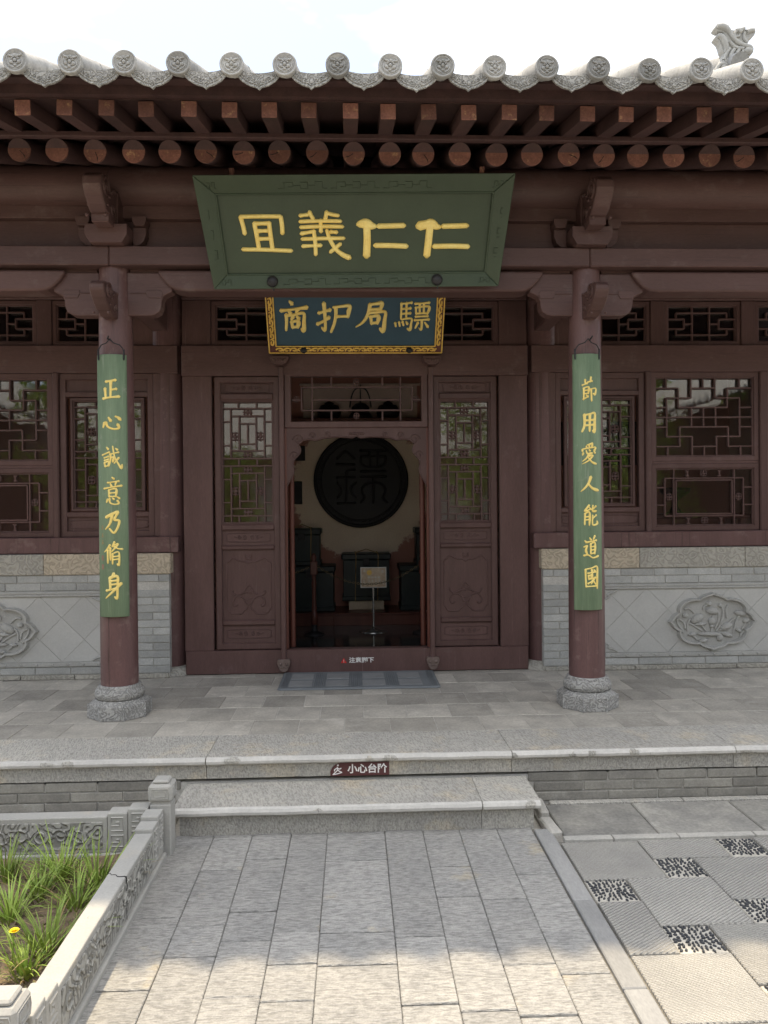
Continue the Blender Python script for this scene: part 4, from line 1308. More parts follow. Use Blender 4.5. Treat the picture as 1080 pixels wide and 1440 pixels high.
for sg in (-1, 1):
    xa, xb = .592, 1.088
    def lx(u):               # u: 0 at the inner edge .. 1 at the outer edge
        return DX + sg * (xa + (xb - xa) * u)
    x0, x1 = min(lx(0), lx(1)), max(lx(0), lx(1))
    z0, z1 = .456, 2.552
    b = MB()
    framed(b, x0, x1, z0, z1, 5.985, 6.05, .048, .006)
    for za, zb in ((2.372, 2.425), (1.372, 1.42), (1.222, 1.258), (.640, .682)):
        b.box(x0 + .045, x1 - .045, 5.983, 6.048, za, zb, .010)
    leaf = b.build('door_leaf', 'wood', hall, loc=((x0 + x1) / 2, 6.0, z0))
    for za, zb in ((2.42, 2.51), (1.255, 1.375), (.68, 1.225), (.50, .645)):
        b = MB(); b.box(x0 + .044, x1 - .044, 6.008, 6.04, za, zb); b.build('door_panel', 'wood', leaf)
    # carved lines
    yl = 6.0075
    cxm = (x0 + x1) / 2
    for zc in (2.465, 1.316, .573):
        b = MB()
        hw_, hh = .165, .032
        b.tube(smooth_pts([(cxm - hw_ + .02, yl, zc - hh), (cxm + hw_ - .02, yl, zc - hh), (cxm + hw_, yl, zc - hh + .02), (cxm + hw_, yl, zc + hh - .02), (cxm + hw_ - .02, yl, zc + hh),
                           (cxm - hw_ + .02, yl, zc + hh), (cxm - hw_, yl, zc + hh - .02), (cxm - hw_, yl, zc - hh + .02)], 2, True), .0038, 5)
        for s2 in (-1, 1):
            for (cc, r) in ((.03, .018), (.07, .015)):
                b.tube([(cxm + s2 * (cc + r * (1 - i * .055) * math.cos(i * .6 + 1)), yl, zc + r * (1 - i * .055) * math.sin(i * .6 + 1)) for i in range(14)], .0042, 5)
            b.tube([(cxm + s2 * .085, yl, zc), (cxm + s2 * .11, yl, zc + .004)], .0042, 5)
        b.build('carved_scroll', 'wood', leaf)
    b = MB()
    K = .00055
    def pt(zx, zy, s2): return (cxm + s2 * (412 - zx) * K * 1.12, yl, 1.222 - (zy - 270) * K * 1.18)
    for s2 in (-1, 1):
        for pts, r in (([(412, 435), (370, 408), (330, 410), (280, 395), (225, 368), (195, 375), (175, 400), (135, 425)], .0042), ([(135, 425), (135, 700), (135, 965)], .0035),
                       ([(135, 965), (160, 985), (185, 1025), (250, 1030), (320, 1028), (350, 995), (385, 970), (395, 925)], .0042),
                       ([(215, 750), (210, 775), (240, 805), (290, 805), (350, 780), (390, 770), (412, 785)], .005),
                       ([(360, 762), (375, 725), (400, 705), (412, 685)], .004), ([(265, 920), (245, 938), (222, 922), (215, 885), (235, 842), (275, 820), (325, 832), (370, 870), (380, 905), (412, 920)], .005),
                       ([(365, 332), (385, 340), (380, 380), (412, 372)], .004), ([(355, 880), (380, 860), (412, 862)], .004)):
            b.tube(smooth_pts([pt(x, y, s2) for x, y in pts], 4), r * 1.45, 6)
    b.build('carved_lines', 'wood', leaf)
    window('leaf_lattice', x0 + .038, x1 - .038, 1.412, 2.38, 5.993, LEAF, LEAFROS, .036, .014, parent=leaf)
    # bar that holds the leaf, carved stone foot and carved peg above
    xb_ = DX + sg * .572
    b = MB(); b.box(xb_ - .018, xb_ + .018, 5.938, 5.975, .36, 2.62, .006); bar = b.build('door_bar', 'wood', hall)
    b = MB()
    b.prism([(xb_ - .045, .385), (xb_ + .045, .385), (xb_ + .05, .36), (xb_ + .042, .335), (xb_ + .03, .305), (xb_ + .012, .29), (xb_ - .012, .29), (xb_ - .03, .305), (xb_ - .042, .335), (xb_ - .05, .36)], 5.925, 5.972)
    for s2 in (-1, 1):
        b.blob((xb_ + s2 * .022, 5.922, .352), (.012, .008, .010)); b.tube([(xb_, 5.923, .33), (xb_ + s2 * .02, 5.923, .322), (xb_ + s2 * .034, 5.924, .335)], .005, 5)
    b.build('carved_foot', 'footstone', bar, bevel=.005)
    b = MB()
    xp = DX + sg * .578
    b.prism([(xp - .068, 2.685), (xp - .068, 2.66), (xp - .05, 2.635), (xp - .03, 2.622), (xp + .03, 2.622), (xp + .05, 2.635), (xp + .068, 2.66), (xp + .068, 2.685)], 5.86, 5.966)
    for k in range(5):
        b.blob((xp - .04 + .02 * k, 5.858, 2.655), (.009, .006, .012))
    b.build('carved_peg', 'wood', hall, bevel=.006)
# centre frame: transom light, carved apron, inner posts
x0, x1 = DX - .590, DX + .590
b = MB()
framed(b, DX - .552, DX + .552, 2.155, 2.60, 5.968, 6.05, .05, .006)
cf = b.build('door_frame', 'wood', hall, loc=(DX, 6.0, .45))
for sg in (-1, 1):
    b = MB(); b.box(DX + sg * .551 - .014, DX + sg * .551 + .014, 5.98, 6.045, .453, 2.155, .004); b.build('frame_post', 'redwood', cf)
    b = MB(); b.tube([(DX + sg * .515, 6.12, .45), (DX + sg * .515, 6.12, 2.2)], .022, 14); b.build('door_pole', 'redwood', cf)
sg_ = norm([V(120, 100, 292), V(535, 100, 292), H(145, 70, 590), H(200, 120, 535), H(245, 70, 590), V(70, 145, 245), V(590, 145, 245), V(210, 100, 145), V(450, 100, 145), V(210, 245, 292), V(450, 245, 292),
            H(200, 22, 70), H(200, 590, 632)], 22, 100, 632, 292)
b = MB(); lattice(b, sg_, DX - .50, DX + .50, 2.207, 2.548, 5.985, .012)
for u, v in ((.5, .12), (.5, .88), (.04, .5), (.96, .5)):
    rosette(b, DX - .5 + u * 1.0, 2.548 - v * .341, .026, 5.995)
b.build('lattice', 'wood', cf)
hf = [(0, 356), (.06, 366), (.16, 362), (.30, 362), (.46, 366), (.56, 376), (.66, 372), (.76, 376), (.82, 392), (.795, 410), (.80, 432), (.86, 450), (.90, 476), (.885, 505), (.905, 530), (.945, 552), (.985, 578)]
def ap(u, zy): return (DX + u * .545, 2.157 - (zy - 318) * .00176)
pol = [ap(-u, z) for u, z in hf[::-1]] + [ap(u, z) for u, z in hf[1:]]
pol = pol + [(DX + .545, 1.70), (DX + .545, 2.156), (DX - .545, 2.156), (DX - .545, 1.70)]
b = MB(); b.prism(pol, 5.985, 6.015)
apn = b.build('carved_apron', 'wood', cf, bevel=.003)
b = MB()
for s2 in (-1, 1):
    edge_ = [(ap(s2 * u, z)[0], 5.985, ap(s2 * u, z)[1] + .006) for u, z in hf]
    b.tube(smooth_pts(edge_, 4), .006, 6)
    for (u, zy, r) in ((.82, 372, .044), (.875, 440, .034), (.62, 352, .026), (.40, 348, .022)):
        cx, cz = ap(s2 * u, zy)
        b.tube([(cx + s2 * r * (1 - i * .05) * math.cos(i * .5), 5.984, cz + r * (1 - i * .05) * math.sin(i * .5)) for i in range(16)], .005, 6)
for k in range(7):
    cx, cz = ap(-.09 + .03 * k, 344)
    b.blob((cx, 5.984, cz), (.012, .006, .010))
b.build('apron_scrolls', 'wood', apn)

# room shell
b = MB(); b.box(-4.4, 4.5, 8.90, 9.0, .2, 4.8); b.build('back_wall', 'backwall', hall)
b = MB(); b.box(-4.4, -4.3, 6.1, 8.9, .2, 4.6); b.build('end_wall', 'plaster', hall)
b = MB(); b.box(4.4, 4.5, 6.1, 8.9, .2, 4.6); b.build('end_wall', 'plaster', hall)
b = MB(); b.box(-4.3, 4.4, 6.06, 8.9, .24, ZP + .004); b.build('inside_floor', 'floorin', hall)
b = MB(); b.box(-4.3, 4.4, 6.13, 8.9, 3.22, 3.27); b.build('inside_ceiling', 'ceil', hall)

# ================================================================== PLAQUES AND LETTERING
def text_mesh(body, size, f, m, name, parent, ext=.0015, bold=0.0):
    """flat printed lettering: f(u,v,h) places it; u from 0 to the line's width, v from 0 up"""
    cu = bpy.data.curves.new('t', 'FONT'); cu.body = body; cu.size = size; cu.resolution_u = 3
    cu.offset = bold
    ob = bpy.data.objects.new('t', cu); COL.objects.link(ob)
    dg_ = bpy.context.evaluated_depsgraph_get()
    me = bpy.data.meshes.new_from_object(ob.evaluated_get(dg_))
    bpy.data.objects.remove(ob)
    W = max((v.co.x for v in me.vertices), default=1)
    lo = min((v.co.y for v in me.vertices), default=0); hi = max((v.co.y for v in me.vertices), default=1)
    b = MB()
    b.add([f(v.co.x / W, (v.co.y - lo) / (hi - lo), ext) for v in me.vertices], [list(p.vertices) for p in me.polygons])
    bpy.data.meshes.remove(me)
    return b.build(name, m, parent)


# ---- big green plaque, leaning out under the eaves
yT, yB, zT, zB = 4.45, 4.70, 3.450, 2.876
pc = Vector((.035, yB, zB))
upv = Vector((0, yT - yB, zT - zB)); PH = upv.length; upv.normalize()
ex = Vector((1, 0, 0))
rot_ = Matrix.Rotation(.014, 3, upv.cross(ex).normalized())
nrm = ex.cross(upv)
if nrm.y > 0: nrm = -nrm
rot_ = Matrix.Rotation(-.013, 3, -nrm)
ex2, up2 = rot_ @ ex, rot_ @ upv


def PL(u, v, h=0.0):         # u metres from the axis, v metres up from the lower edge, h metres out
    return pc + ex2 * u + up2 * v + nrm * h


plq = empty('name_plaque', pc)
tag(plq, 'large dark green wooden plaque with four gold characters leaning under the eaves', 'plaque')
WT, WB = .918, .853           # half widths, top and bottom


def quadbox(b, q, h0, h1):
    vs = [PL(u, v, h0) for u, v in q] + [PL(u, v, h1) for u, v in q]
    b.add(vs, [(3, 2, 1, 0), (4, 5, 6, 7)] + [(i, (i + 1) % 4, (i + 1) % 4 + 4, i + 4) for i in range(4)])


iT, iB, iWT, iWB = PH - .105, .083, .795, .768
b = MB(); quadbox(b, [(-WB + .03, .03), (WB - .03, .03), (WT - .04, PH - .03), (-WT + .04, PH - .03)], -.03, .0); b.build('plaque_field', 'green', plq)
FH = .038
for q in ([(-WB, 0), (WB, 0), (iWB, iB), (-iWB, iB)], [(-iWT, iT), (iWT, iT), (WT, PH), (-WT, PH)], [(-WB, 0), (-iWB, iB), (-iWT, iT), (-WT, PH)], [(iWB, iB), (WB, 0), (WT, PH), (iWT, iT)]):
    b = MB()
    # each frame board slopes up to its outer edge
    n4 = q
    lowset = {(round(iWB, 3)), (round(iWT, 3))}
    vs = [PL(u, v, -.034) for u, v in n4] + [PL(u, v, (.012 if round(abs(u), 3) in lowset else FH)) for u, v in n4]
    b.add(vs, [(3, 2, 1, 0), (4, 5, 6, 7)] + [(i, (i + 1) % 4, (i + 1) % 4 + 4, i + 4) for i in range(4)])
    b.build('frame_board', 'green', plq, bevel=.004)
b = MB()
for q0, q1 in (((-iWB - .004, iB - .004), (iWB + .004, iB - .004)), ((-iWT - .004, iT + .004), (iWT + .004, iT + .004)), ((-iWB - .004, iB - .004), (-iWT - .004, iT + .004)), ((iWB + .004, iB - .004), (iWT + .004, iT + .004))):
    b.tube([PL(*q0, .012), PL(*q1, .012)], .006, 8)


def fret(b, u0, u1, v0, v1, flip, hf_):
    """shallow key-fret lines"""
    def P_(a, c): return PL(u0 + (u1 - u0) * a, v0 + (v1 - v0) * c, hf_(v0 + (v1 - v0) * c))
    for pts in ([(0, .2), (.12, .2), (.12, .8), (.3, .8), (.3, .35), (.2, .35)], [(.3, .5), (.45, .5), (.45, .2), (.6, .2), (.6, .8), (.45, .8)], [(.6, .5), (.75, .5), (.75, .85), (.9, .85), (.9, .2), (1, .2)]):
        b.tube([P_(a, c) for a, c in pts], .0022, 4)


for u in (-.3, .0, .3):
    fret(b, u - .14, u + .14, PH - .085, PH - .03, 0, lambda v: .012 + (FH - .012) * (v - iT) / (PH - iT) + .001)
    fret(b, u - .14, u + .14, .015, .062, 0, lambda v: .012 + (FH - .012) * (iB - v) / iB + .001)
for s2 in (-1, 1):
    fret(b, s2 * .84 - .05, s2 * .84 + .05, PH - .085, PH - .03, 0, lambda v: .012 + (FH - .012) * (v - iT) / (PH - iT) + .001)
    fret(b, s2 * .79 - .06, s2 * .79 + .05, .015, .06, 0, lambda v: .012 + (FH - .012) * (iB - v) / iB + .001)
    for k in range(3):
        uu = s2 * (.835 + .015 * k); vv = .17 + .11 * k
        b.tube([PL(uu - .02, vv, .027), PL(uu + .02, vv, .027), PL(uu + .02, vv + .05, .027), PL(uu - .02, vv + .05, .027), PL(uu - .02, vv + .02, .027), PL(uu + .008, vv + .02, .027)], .0022, 4)
b.build('frame_fretwork', 'green', plq)

KX, KV = 4.573 / FPX, PH / 163.0


def zoomchar(sc, ox, oy):
    def f(u, v, h):
        px, py = ox + u / sc, oy + v / sc
        # undo the picture's slight roll so that the line of writing lies along the board
        return PL((px - 497.8) * KX * 1.0, (404.5 - py) * KV - (px - 497.8) * .0 , h)
    return f


fz = zoomchar(3.176, 330, 270)
BIGCH = {
    'yi': ([[(26, 94), (110, 93), (200, 94)], [(26, 94), (34, 130), (40, 172)], [(202, 94), (206, 130), (206, 172)], [(86, 130), (92, 180), (98, 242)], [(150, 128), (153, 180), (158, 242)], [(84, 126), (152, 125)],
            [(94, 160), (150, 158)], [(96, 196), (154, 194)], [(26, 243), (130, 246), (242, 252)]], 7.0),
    'yi2': ([[(288, 91), (322, 87)], [(330, 74), (336, 90), (345, 108)], [(405, 74), (402, 90), (398, 108)], [(408, 82), (432, 88), (456, 92)], [(286, 118), (376, 116), (466, 118)], [(288, 144), (376, 141), (474, 143)],
             [(377, 112), (377, 165)], [(290, 173), (348, 163)], [(292, 198), (385, 196), (478, 196)], [(294, 231), (374, 228)], [(345, 162), (350, 215), (350, 272)],
             [(403, 158, .9), (415, 200, 1), (440, 245, 1.1), (470, 272, 1.3), (500, 287, 1.5)], [(420, 166), (446, 168)], [(462, 222), (440, 240), (416, 260)]], 6.4),
    'ren': ([[(545, 133, 1.2), (575, 130, 1.9), (600, 140, 1.5), (622, 143, .7)], [(580, 132, 1.3), (582, 200, 1.3), (578, 280, 1.35)], [(632, 142), (690, 141), (746, 140)], [(618, 231), (690, 232), (758, 236)]], 9.0),
    'ren2': ([[(815, 143, 1.8), (850, 135, 1.6), (868, 130, 1.6), (890, 145, 1.3), (908, 149, .7)], [(864, 132, 1.3), (858, 200, 1.3), (850, 281, 1.3)], [(920, 145), (975, 144), (1028, 143)], [(882, 238), (960, 237), (1036, 240)]], 9.0)}
for nm, (sts, wd) in BIGCH.items():
    b = MB()
    for s_ in sts:
        b.stroke(s_, wd * 1.42, .016, fz)
    b.build('gold_character', 'gold', plq)
# bolts through the lower frame and hooks at the top
for px in (381, 609):
    b = MB(); u = (px - 497.8) * KX * 1.03
    c0 = PL(u, .042, .03)
    b.blob(c0, (.034, .022, .034), 14, 8); b.tube([c0, PL(u + .004, -.012, .03)], [.012, .005], 8); b.build('bolt', 'iron', plq)
for u in (-.70, .73):
    b = MB(); b.tube([PL(u, PH - .02, -.0), PL(u, PH + .035, .0)], .014, 4, smooth=False); b.build('hook', 'rafter_end', plq)
# back struts so the plaque hangs from the beam
b = MB()
for u in (-.6, .6):
    b.tube([PL(u, PH - .06, -.03), Vector((u, 4.84, 3.40))], .012, 6)
    b.tube([PL(u, .05, -.03), Vector((u, 4.80, 2.93))], .012, 6)
b.build('hanger', 'iron', plq)

# ---- blue plaque over the door
qc = Vector((DX + .0, 5.90, 2.716))
qup = Vector((0, -.31, .455)).normalized()
qn = -Vector((0, qup.z, -qup.y))
QH, QW = .50, .655


def PQ(u, v, h=0.0):
    return qc + ex * u + qup * v + qn * h


q_ = empty('door_plaque', qc)
tag(q_, 'slate blue plaque with gold characters and gilt openwork border above the doorway', 'plaque')


def qbox(b, u0, u1, v0, v1, h0, h1):
    vs = [PQ(u, v, h) for u in (u0, u1) for v in (v0, v1) for h in (h0, h1)]
    b.add(vs, [(0, 1, 3, 2), (4, 6, 7, 5), (0, 4, 5, 1), (2, 3, 7, 6), (0, 2, 6, 4), (1, 5, 7, 3)])


b = MB(); qbox(b, -QW + .03, QW - .03, .02, QH - .02, -.02, .004); b.build('plaque_field', 'blue', q_)
b = MB()
BWq = .058
qbox(b, -QW, QW, 0, BWq, -.025, .010); qbox(b, -QW, QW, QH - BWq, QH, -.025, .010)
qbox(b, -QW, -QW + BWq, BWq, QH - BWq, -.025, .0098); qbox(b, QW - BWq, QW, BWq, QH - BWq, -.025, .0098)
b.build('border', 'redwood', q_)
b = MB()
def gl_(u0, v0, u1, v1): b.tube([PQ(u0, v0, .012), PQ(u1, v1, .012)], .0055, 6)
for e in (.004, BWq - .002):
    gl_(-QW + e, e, QW - e, e); gl_(-QW + e, QH - e, QW - e, QH - e); gl_(-QW + e, e, -QW + e, QH - e); gl_(QW - e, e, QW - e, QH - e)
def scr(cu, cv, r, a0, s2, horiz=True):
    pts = []
    for i in range(13):
        a = a0 + s2 * i * .5; rr2 = r * (1 - i * .062)
        pts.append(PQ(cu + rr2 * math.cos(a) * (1.5 if horiz else .8), cv + rr2 * math.sin(a) * (.8 if horiz else 1.5), .012))
    b.tube(pts, .0078, 5)
k = 0
u = -QW + .085
while u < QW - .06:
    scr(u, BWq / 2, .020, (0 if k % 2 else PI), 1 if k % 2 else -1)
    scr(u, QH - BWq / 2, .020, (0 if k % 2 else PI), 1 if k % 2 else -1)
    b.tube([PQ(u + .02, BWq / 2 - .012, .012), PQ(u + .035, BWq / 2 + .012, .012)], .006, 5)
    u += .052; k += 1
v = .085
while v < QH - .06:
    for s2 in (-1, 1):
        scr(s2 * (QW - BWq / 2), v, .020, (PI / 2 if k % 2 else -PI / 2), s2 * (1 if k % 2 else -1), False)
        b.tube([PQ(s2 * (QW - BWq / 2) - .012, v + .022, .012), PQ(s2 * (QW - BWq / 2) + .012, v + .034, .012)], .006, 5)
    v += .052; k += 1
b.build('gilt_openwork', 'goldtrim', q_)
KQ = 5.72 / FPX
def fq(u, v, h):
    px, py = 370 + u / 4.154, 415 + v / 4.154
    return PQ((px - 500) * KQ, .052 + (486.5 - py) * KQ * 1.12, .004 + h)
QCH = [
    [[(160, 50), (176, 66)], [(107, 100), (180, 92), (258, 82)], [(150, 100), (164, 118)], [(206, 92), (192, 114)], [(137, 122), (136, 160), (131, 206)], [(136, 128), (190, 120), (238, 114), (238, 160), (234, 208), (222, 198)],
     [(176, 132), (162, 150)], [(196, 130), (212, 146)], [(166, 160), (169, 190)], [(166, 160), (205, 156), (201, 188)], [(169, 189), (201, 186)]],
    [[(326, 112), (392, 96)], [(357, 60), (361, 130), (360, 204), (342, 192)], [(316, 172), (348, 158), (384, 136)], [(410, 82), (460, 76), (506, 74), (500, 104), (496, 130)], [(428, 131), (496, 129)], [(426, 82), (424, 130), (412, 176), (394, 216)]],
    [[(622, 66), (660, 62), (692, 60), (686, 90)], [(624, 93), (686, 90)], [(624, 66), (612, 118), (584, 160), (540, 188)], [(612, 112), (660, 108), (712, 106), (710, 150), (702, 210), (682, 196)], [(628, 132), (632, 166)], [(628, 132), (674, 128), (668, 164)], [(632, 167), (668, 164)]],
    [[(806, 60), (805, 145)], [(806, 62), (866, 56)], [(806, 90), (860, 86)], [(806, 116), (860, 112)], [(836, 58), (836, 142)], [(806, 146), (866, 141), (866, 170), (860, 202), (844, 196)], [(772, 166), (776, 186)], [(795, 162), (800, 184)], [(815, 160), (822, 180)], [(836, 158), (845, 174)],
     [(886, 62), (968, 56)], [(891, 82), (893, 114)], [(891, 82), (966, 76), (961, 112)], [(912, 62), (914, 112)], [(937, 60), (938, 110)], [(893, 114), (961, 112)], [(891, 131), (962, 128)], [(886, 150), (970, 146)], [(929, 150), (927, 202), (912, 192)], [(906, 164), (890, 196)], [(946, 162), (968, 190)]]]
for i, sts in enumerate(QCH):
    b = MB()
    for s_ in sts: b.stroke(s_, 9.8 if i < 3 else 6.8, .010, fq, brush=True)
    b.build('gold_character', 'gold', q_)
for px in (425, 577):
    b = MB(); c0 = PQ((px - 500) * KQ, .03, .016); b.blob(c0, (.026, .018, .026), 12, 8); b.build('bolt', 'iron', q_)
b = MB()
for u in (-.5, .5):
    b.tube([PQ(u, .04, -.02), Vector((DX + u, 5.97, 2.74))], .01, 6); b.tube([PQ(u, QH - .05, -.02), Vector((DX + u, 6.02, 3.20))], .01, 6)
b.build('hanger', 'iron', q_)

# ---- couplet boards hung on the front columns
CH_L = [(6.545, 130, 480, [
    [[(135, 370), (180, 362), (220, 355)], [(180, 365), (178, 440), (175, 510)], [(180, 446), (226, 436)], [(125, 432), (128, 470), (131, 515)], [(105, 525), (180, 514), (250, 506)]],
    [[(115, 748), (101, 795)], [(130, 745), (148, 785), (200, 806), (246, 796), (236, 764)], [(155, 700), (178, 736)], [(215, 690), (240, 700), (262, 722)]],
    [[(135, 975), (152, 996)], [(90, 1046), (160, 1020)], [(110, 1072), (150, 1060)], [(112, 1096), (150, 1086)], [(112, 1116), (118, 1156)], [(112, 1116), (155, 1106), (150, 1146)], [(118, 1152), (150, 1144)],
     [(165, 1040), (240, 1020)], [(168, 1040), (170, 1090), (152, 1150)], [(172, 1072), (198, 1066), (190, 1112)], [(190, 965), (205, 1060), (238, 1128), (264, 1166), (270, 1132)], [(242, 1070), (200, 1126)], [(215, 985), (234, 1000)]],
    [[(180, 1252), (200, 1268)], [(140, 1302), (240, 1286)], [(165, 1308), (176, 1336)], [(216, 1296), (206, 1330)], [(105, 1356), (180, 1342), (265, 1328)], [(152, 1368), (153, 1432)], [(152, 1368), (216, 1358), (212, 1430)], [(153, 1398), (212, 1392)], [(153, 1430), (212, 1426)],
     [(138, 1454), (128, 1486)], [(156, 1448), (162, 1486), (200, 1500), (238, 1492), (226, 1466)], [(184, 1442), (198, 1456)], [(222, 1430), (246, 1448)]]]),
    (7.2, 130, 680, [
        [[(135, 342), (190, 312), (252, 286), (232, 330), (218, 368), (262, 376), (250, 440), (212, 500), (168, 456)], [(196, 318), (172, 408), (125, 465)]],
        [[(170, 622), (146, 660), (110, 695)], [(146, 672), (148, 810)], [(173, 652), (175, 776)], [(216, 592), (190, 642)], [(196, 636), (252, 612), (190, 688)], [(214, 640), (250, 660), (290, 664)], [(196, 712), (195, 816)], [(196, 712), (256, 698), (256, 822), (240, 814)], [(200, 742), (252, 736)], [(200, 772), (252, 766)]],
        [[(206, 912), (186, 946)], [(166, 956), (170, 1076)], [(166, 956), (240, 942), (240, 1050), (235, 1162), (214, 1150)], [(170, 990), (236, 982)], [(172, 1026), (236, 1018)], [(130, 1086), (236, 1060)], [(276, 1012), (200, 1090), (120, 1165)]]])]
CH_R = [(7.2, 800, 480, [
    [[(180, 388), (182, 430)], [(240, 362), (234, 410)], [(152, 442), (200, 424)], [(208, 412), (252, 400)], [(166, 472), (166, 582)], [(166, 472), (215, 462), (212, 526)], [(168, 498), (212, 492)], [(168, 530), (212, 524)], [(160, 586), (206, 560)], [(192, 542), (211, 562)], [(241, 482), (246, 604)], [(241, 482), (294, 474), (286, 532), (264, 526)]],
    [[(171, 742), (170, 850), (146, 914)], [(171, 746), (226, 736), (280, 726), (278, 820), (274, 912), (256, 902)], [(226, 738), (222, 910)], [(175, 802), (276, 792)], [(172, 852), (276, 842)]],
    [[(252, 1032), (190, 1052)], [(186, 1062), (196, 1086)], [(216, 1056), (222, 1082)], [(252, 1046), (240, 1076)], [(150, 1112), (152, 1092), (220, 1080), (286, 1072), (272, 1106)], [(156, 1132), (148, 1156)], [(186, 1106), (200, 1138), (250, 1130)], [(216, 1096), (226, 1112)], [(266, 1110), (282, 1132)],
     [(214, 1138), (188, 1182), (146, 1216)], [(202, 1166), (254, 1156), (205, 1210), (145, 1242)], [(204, 1176), (246, 1222), (296, 1240)]]]),
    (7.2, 800, 670, [
        [[(232, 4), (200, 82), (130, 154)], [(206, 76), (250, 120), (320, 141)]],
        [[(212, 292), (166, 352), (216, 336)], [(216, 316), (230, 338)], [(170, 376), (166, 490)], [(170, 376), (216, 366), (213, 496)], [(170, 412), (213, 406)], [(170, 442), (213, 436)], [(252, 292), (248, 350), (292, 348)], [(252, 328), (286, 302)], [(249, 392), (248, 488), (298, 480), (301, 452)], [(250, 424), (290, 392)]],
        [[(216, 622), (231, 646)], [(272, 602), (252, 642)], [(196, 666), (290, 646)], [(226, 682), (226, 786)], [(226, 682), (272, 673), (269, 786)], [(228, 714), (269, 708)], [(228, 747), (269, 741)], [(228, 782), (269, 776)], [(166, 652), (186, 672)], [(156, 716), (190, 702), (176, 746), (188, 788)], [(156, 802), (200, 796), (250, 824), (312, 806)]],
        [[(171, 942), (172, 1030), (176, 1122)], [(171, 942), (235, 928), (296, 916), (296, 1030), (296, 1136)], [(176, 1116), (296, 1110)], [(196, 982), (276, 966)], [(201, 1006), (204, 1040)], [(201, 1006), (231, 1001), (228, 1036)], [(204, 1041), (230, 1036)], [(196, 1086), (240, 1062)], [(236, 946), (246, 1040), (280, 1096)], [(272, 1022), (226, 1092)], [(258, 946), (271, 960)]]])]
RB = .135
for side, (xc, chars, pxc, lean) in enumerate(((CXS[0], CH_L, 157.0, (0.0, .0)), (CXS[1], CH_R, 829.3, (0, 0)))):
    zt, zb_ = 2.482, .892
    cy = FC - .003
    xo = xc + (.006 if side == 0 else -.022)
    half_w = .097
    A0 = half_w / RB
    def cyl(u, z, h, xo=xo, cy=cy):          # u: metres along the curved face
        a = u / RB
        return Vector((xo + (RB + h) * math.sin(a), cy - (RB + h) * math.cos(a), z))
    root = empty('couplet_board', (xo, cy - RB, zb_))
    tag(root, ('tall curved green board with gold characters and small signature, on the left column' if side == 0 else
               'tall curved green board with gold characters and no signature, on the right column'), 'sign board', 'couplet boards on the front columns')
    b = MB()
    nseg = 14
    vs, fs = [], []
    for (z, rr3) in ((zb_, 0), (zb_ + .004, .004), (zt - .004, .004), (zt, 0)):
        for i in range(nseg + 1):
            u = -half_w + 2 * half_w * i / nseg
            vs.append(cyl(u, z, -.004 + rr3))
    for r in range(3):
        for i in range(nseg):
            fs.append((r * (nseg + 1) + i, r * (nseg + 1) + i + 1, (r + 1) * (nseg + 1) + i + 1, (r + 1) * (nseg + 1) + i))
    base = len(vs)
    for z in (zb_, zt):
        for i in range(nseg + 1):
            vs.append(cyl(-half_w + 2 * half_w * i / nseg, z, -.022))
    n1 = nseg + 1
    for i in range(nseg):
        fs.append((base + i, base + n1 + i, base + n1 + i + 1, base + i + 1))
        fs.append((i, base + i, base + i + 1, i + 1)); fs.append((3 * n1 + i, 3 * n1 + i + 1, base + n1 + i + 1, base + n1 + i))
    fs.append((0, n1, 2 * n1, 3 * n1, base + n1, base)); fs.append((nseg, base + nseg, base + n1 + nseg, 3 * n1 + nseg, 2 * n1 + nseg, n1 + nseg))
    b.add(vs, fs, True)
    brd = b.build('board', 'couplet', root)
    KC = 4.742 / FPX
    for (sc, ox, oy, chs) in chars:
        def fc(u, v, h):
            px, py = ox + u / sc, oy + v / sc
            z = at(px, py, 4.74).z
            return cyl((px - pxc) * KC, z, h)
        for sts in chs:
            b = MB()
            for s_ in sts: b.stroke(s_, (9.6 if len(sts) > 9 else 13.0) * sc / 7.2, .0045, fc, brush=True)
            b.build('gold_character', 'gold', root)
        if side == 0 and oy == 680:
            b = MB()
            for (cx, cy2) in ((88, 450), (88, 530), (88, 600)):
                for s_ in ([(cx - 12, cy2 - 16), (cx + 14, cy2 - 20)], [(cx, cy2 - 26), (cx - 2, cy2 + 20)], [(cx - 14, cy2 + 16), (cx - 2, cy2 - 4)], [(cx + 2, cy2 - 2), (cx + 16, cy2 + 16)], [(cx - 10, cy2), (cx + 12, cy2 - 4)]):
                    b.stroke(s_, 1.7, .001, fc)
            b.build('signature', 'rope', root)
            for cy2 in (755, 845):
                b = MB()
                g0 = [(-14, -26), (14, -26), (14, 26), (-14, 26)]
                b.add([fc(88 + a, cy2 + c2, .001) for a, c2 in g0], [(0, 1, 2, 3)])
                b.build('seal_mark', mat('seal_print', (.30, .16, .12), (.24, .2, .13), big=160, rough=.8), root)
    b = MB()
    for s2 in (-1, 1):
        b.tube([cyl(s2 * .078, zt - .035, .002), cyl(s2 * .08, zt + .01, .004), cyl(s2 * .072, zt + .035, .004), cyl(s2 * .055, zt + .055, .004), cyl(s2 * .02, zt + .066, .004), cyl(0, zt + .09, .006)], .0035, 6)
        b.tube([cyl(s2 * .078, zt - .03, .003), cyl(s2 * .079, zt + .03, .004)], .0055, 6)
    b.build('hanging_wire', 'iron', root)
    b = MB(); b.tube([(xc, FC - .095, zt + .09), (xc - .006, FC - .15, zt + .09), (xc + .003, FC - .155, zt + .105)], .005, 6); b.build('hook', 'iron', root)

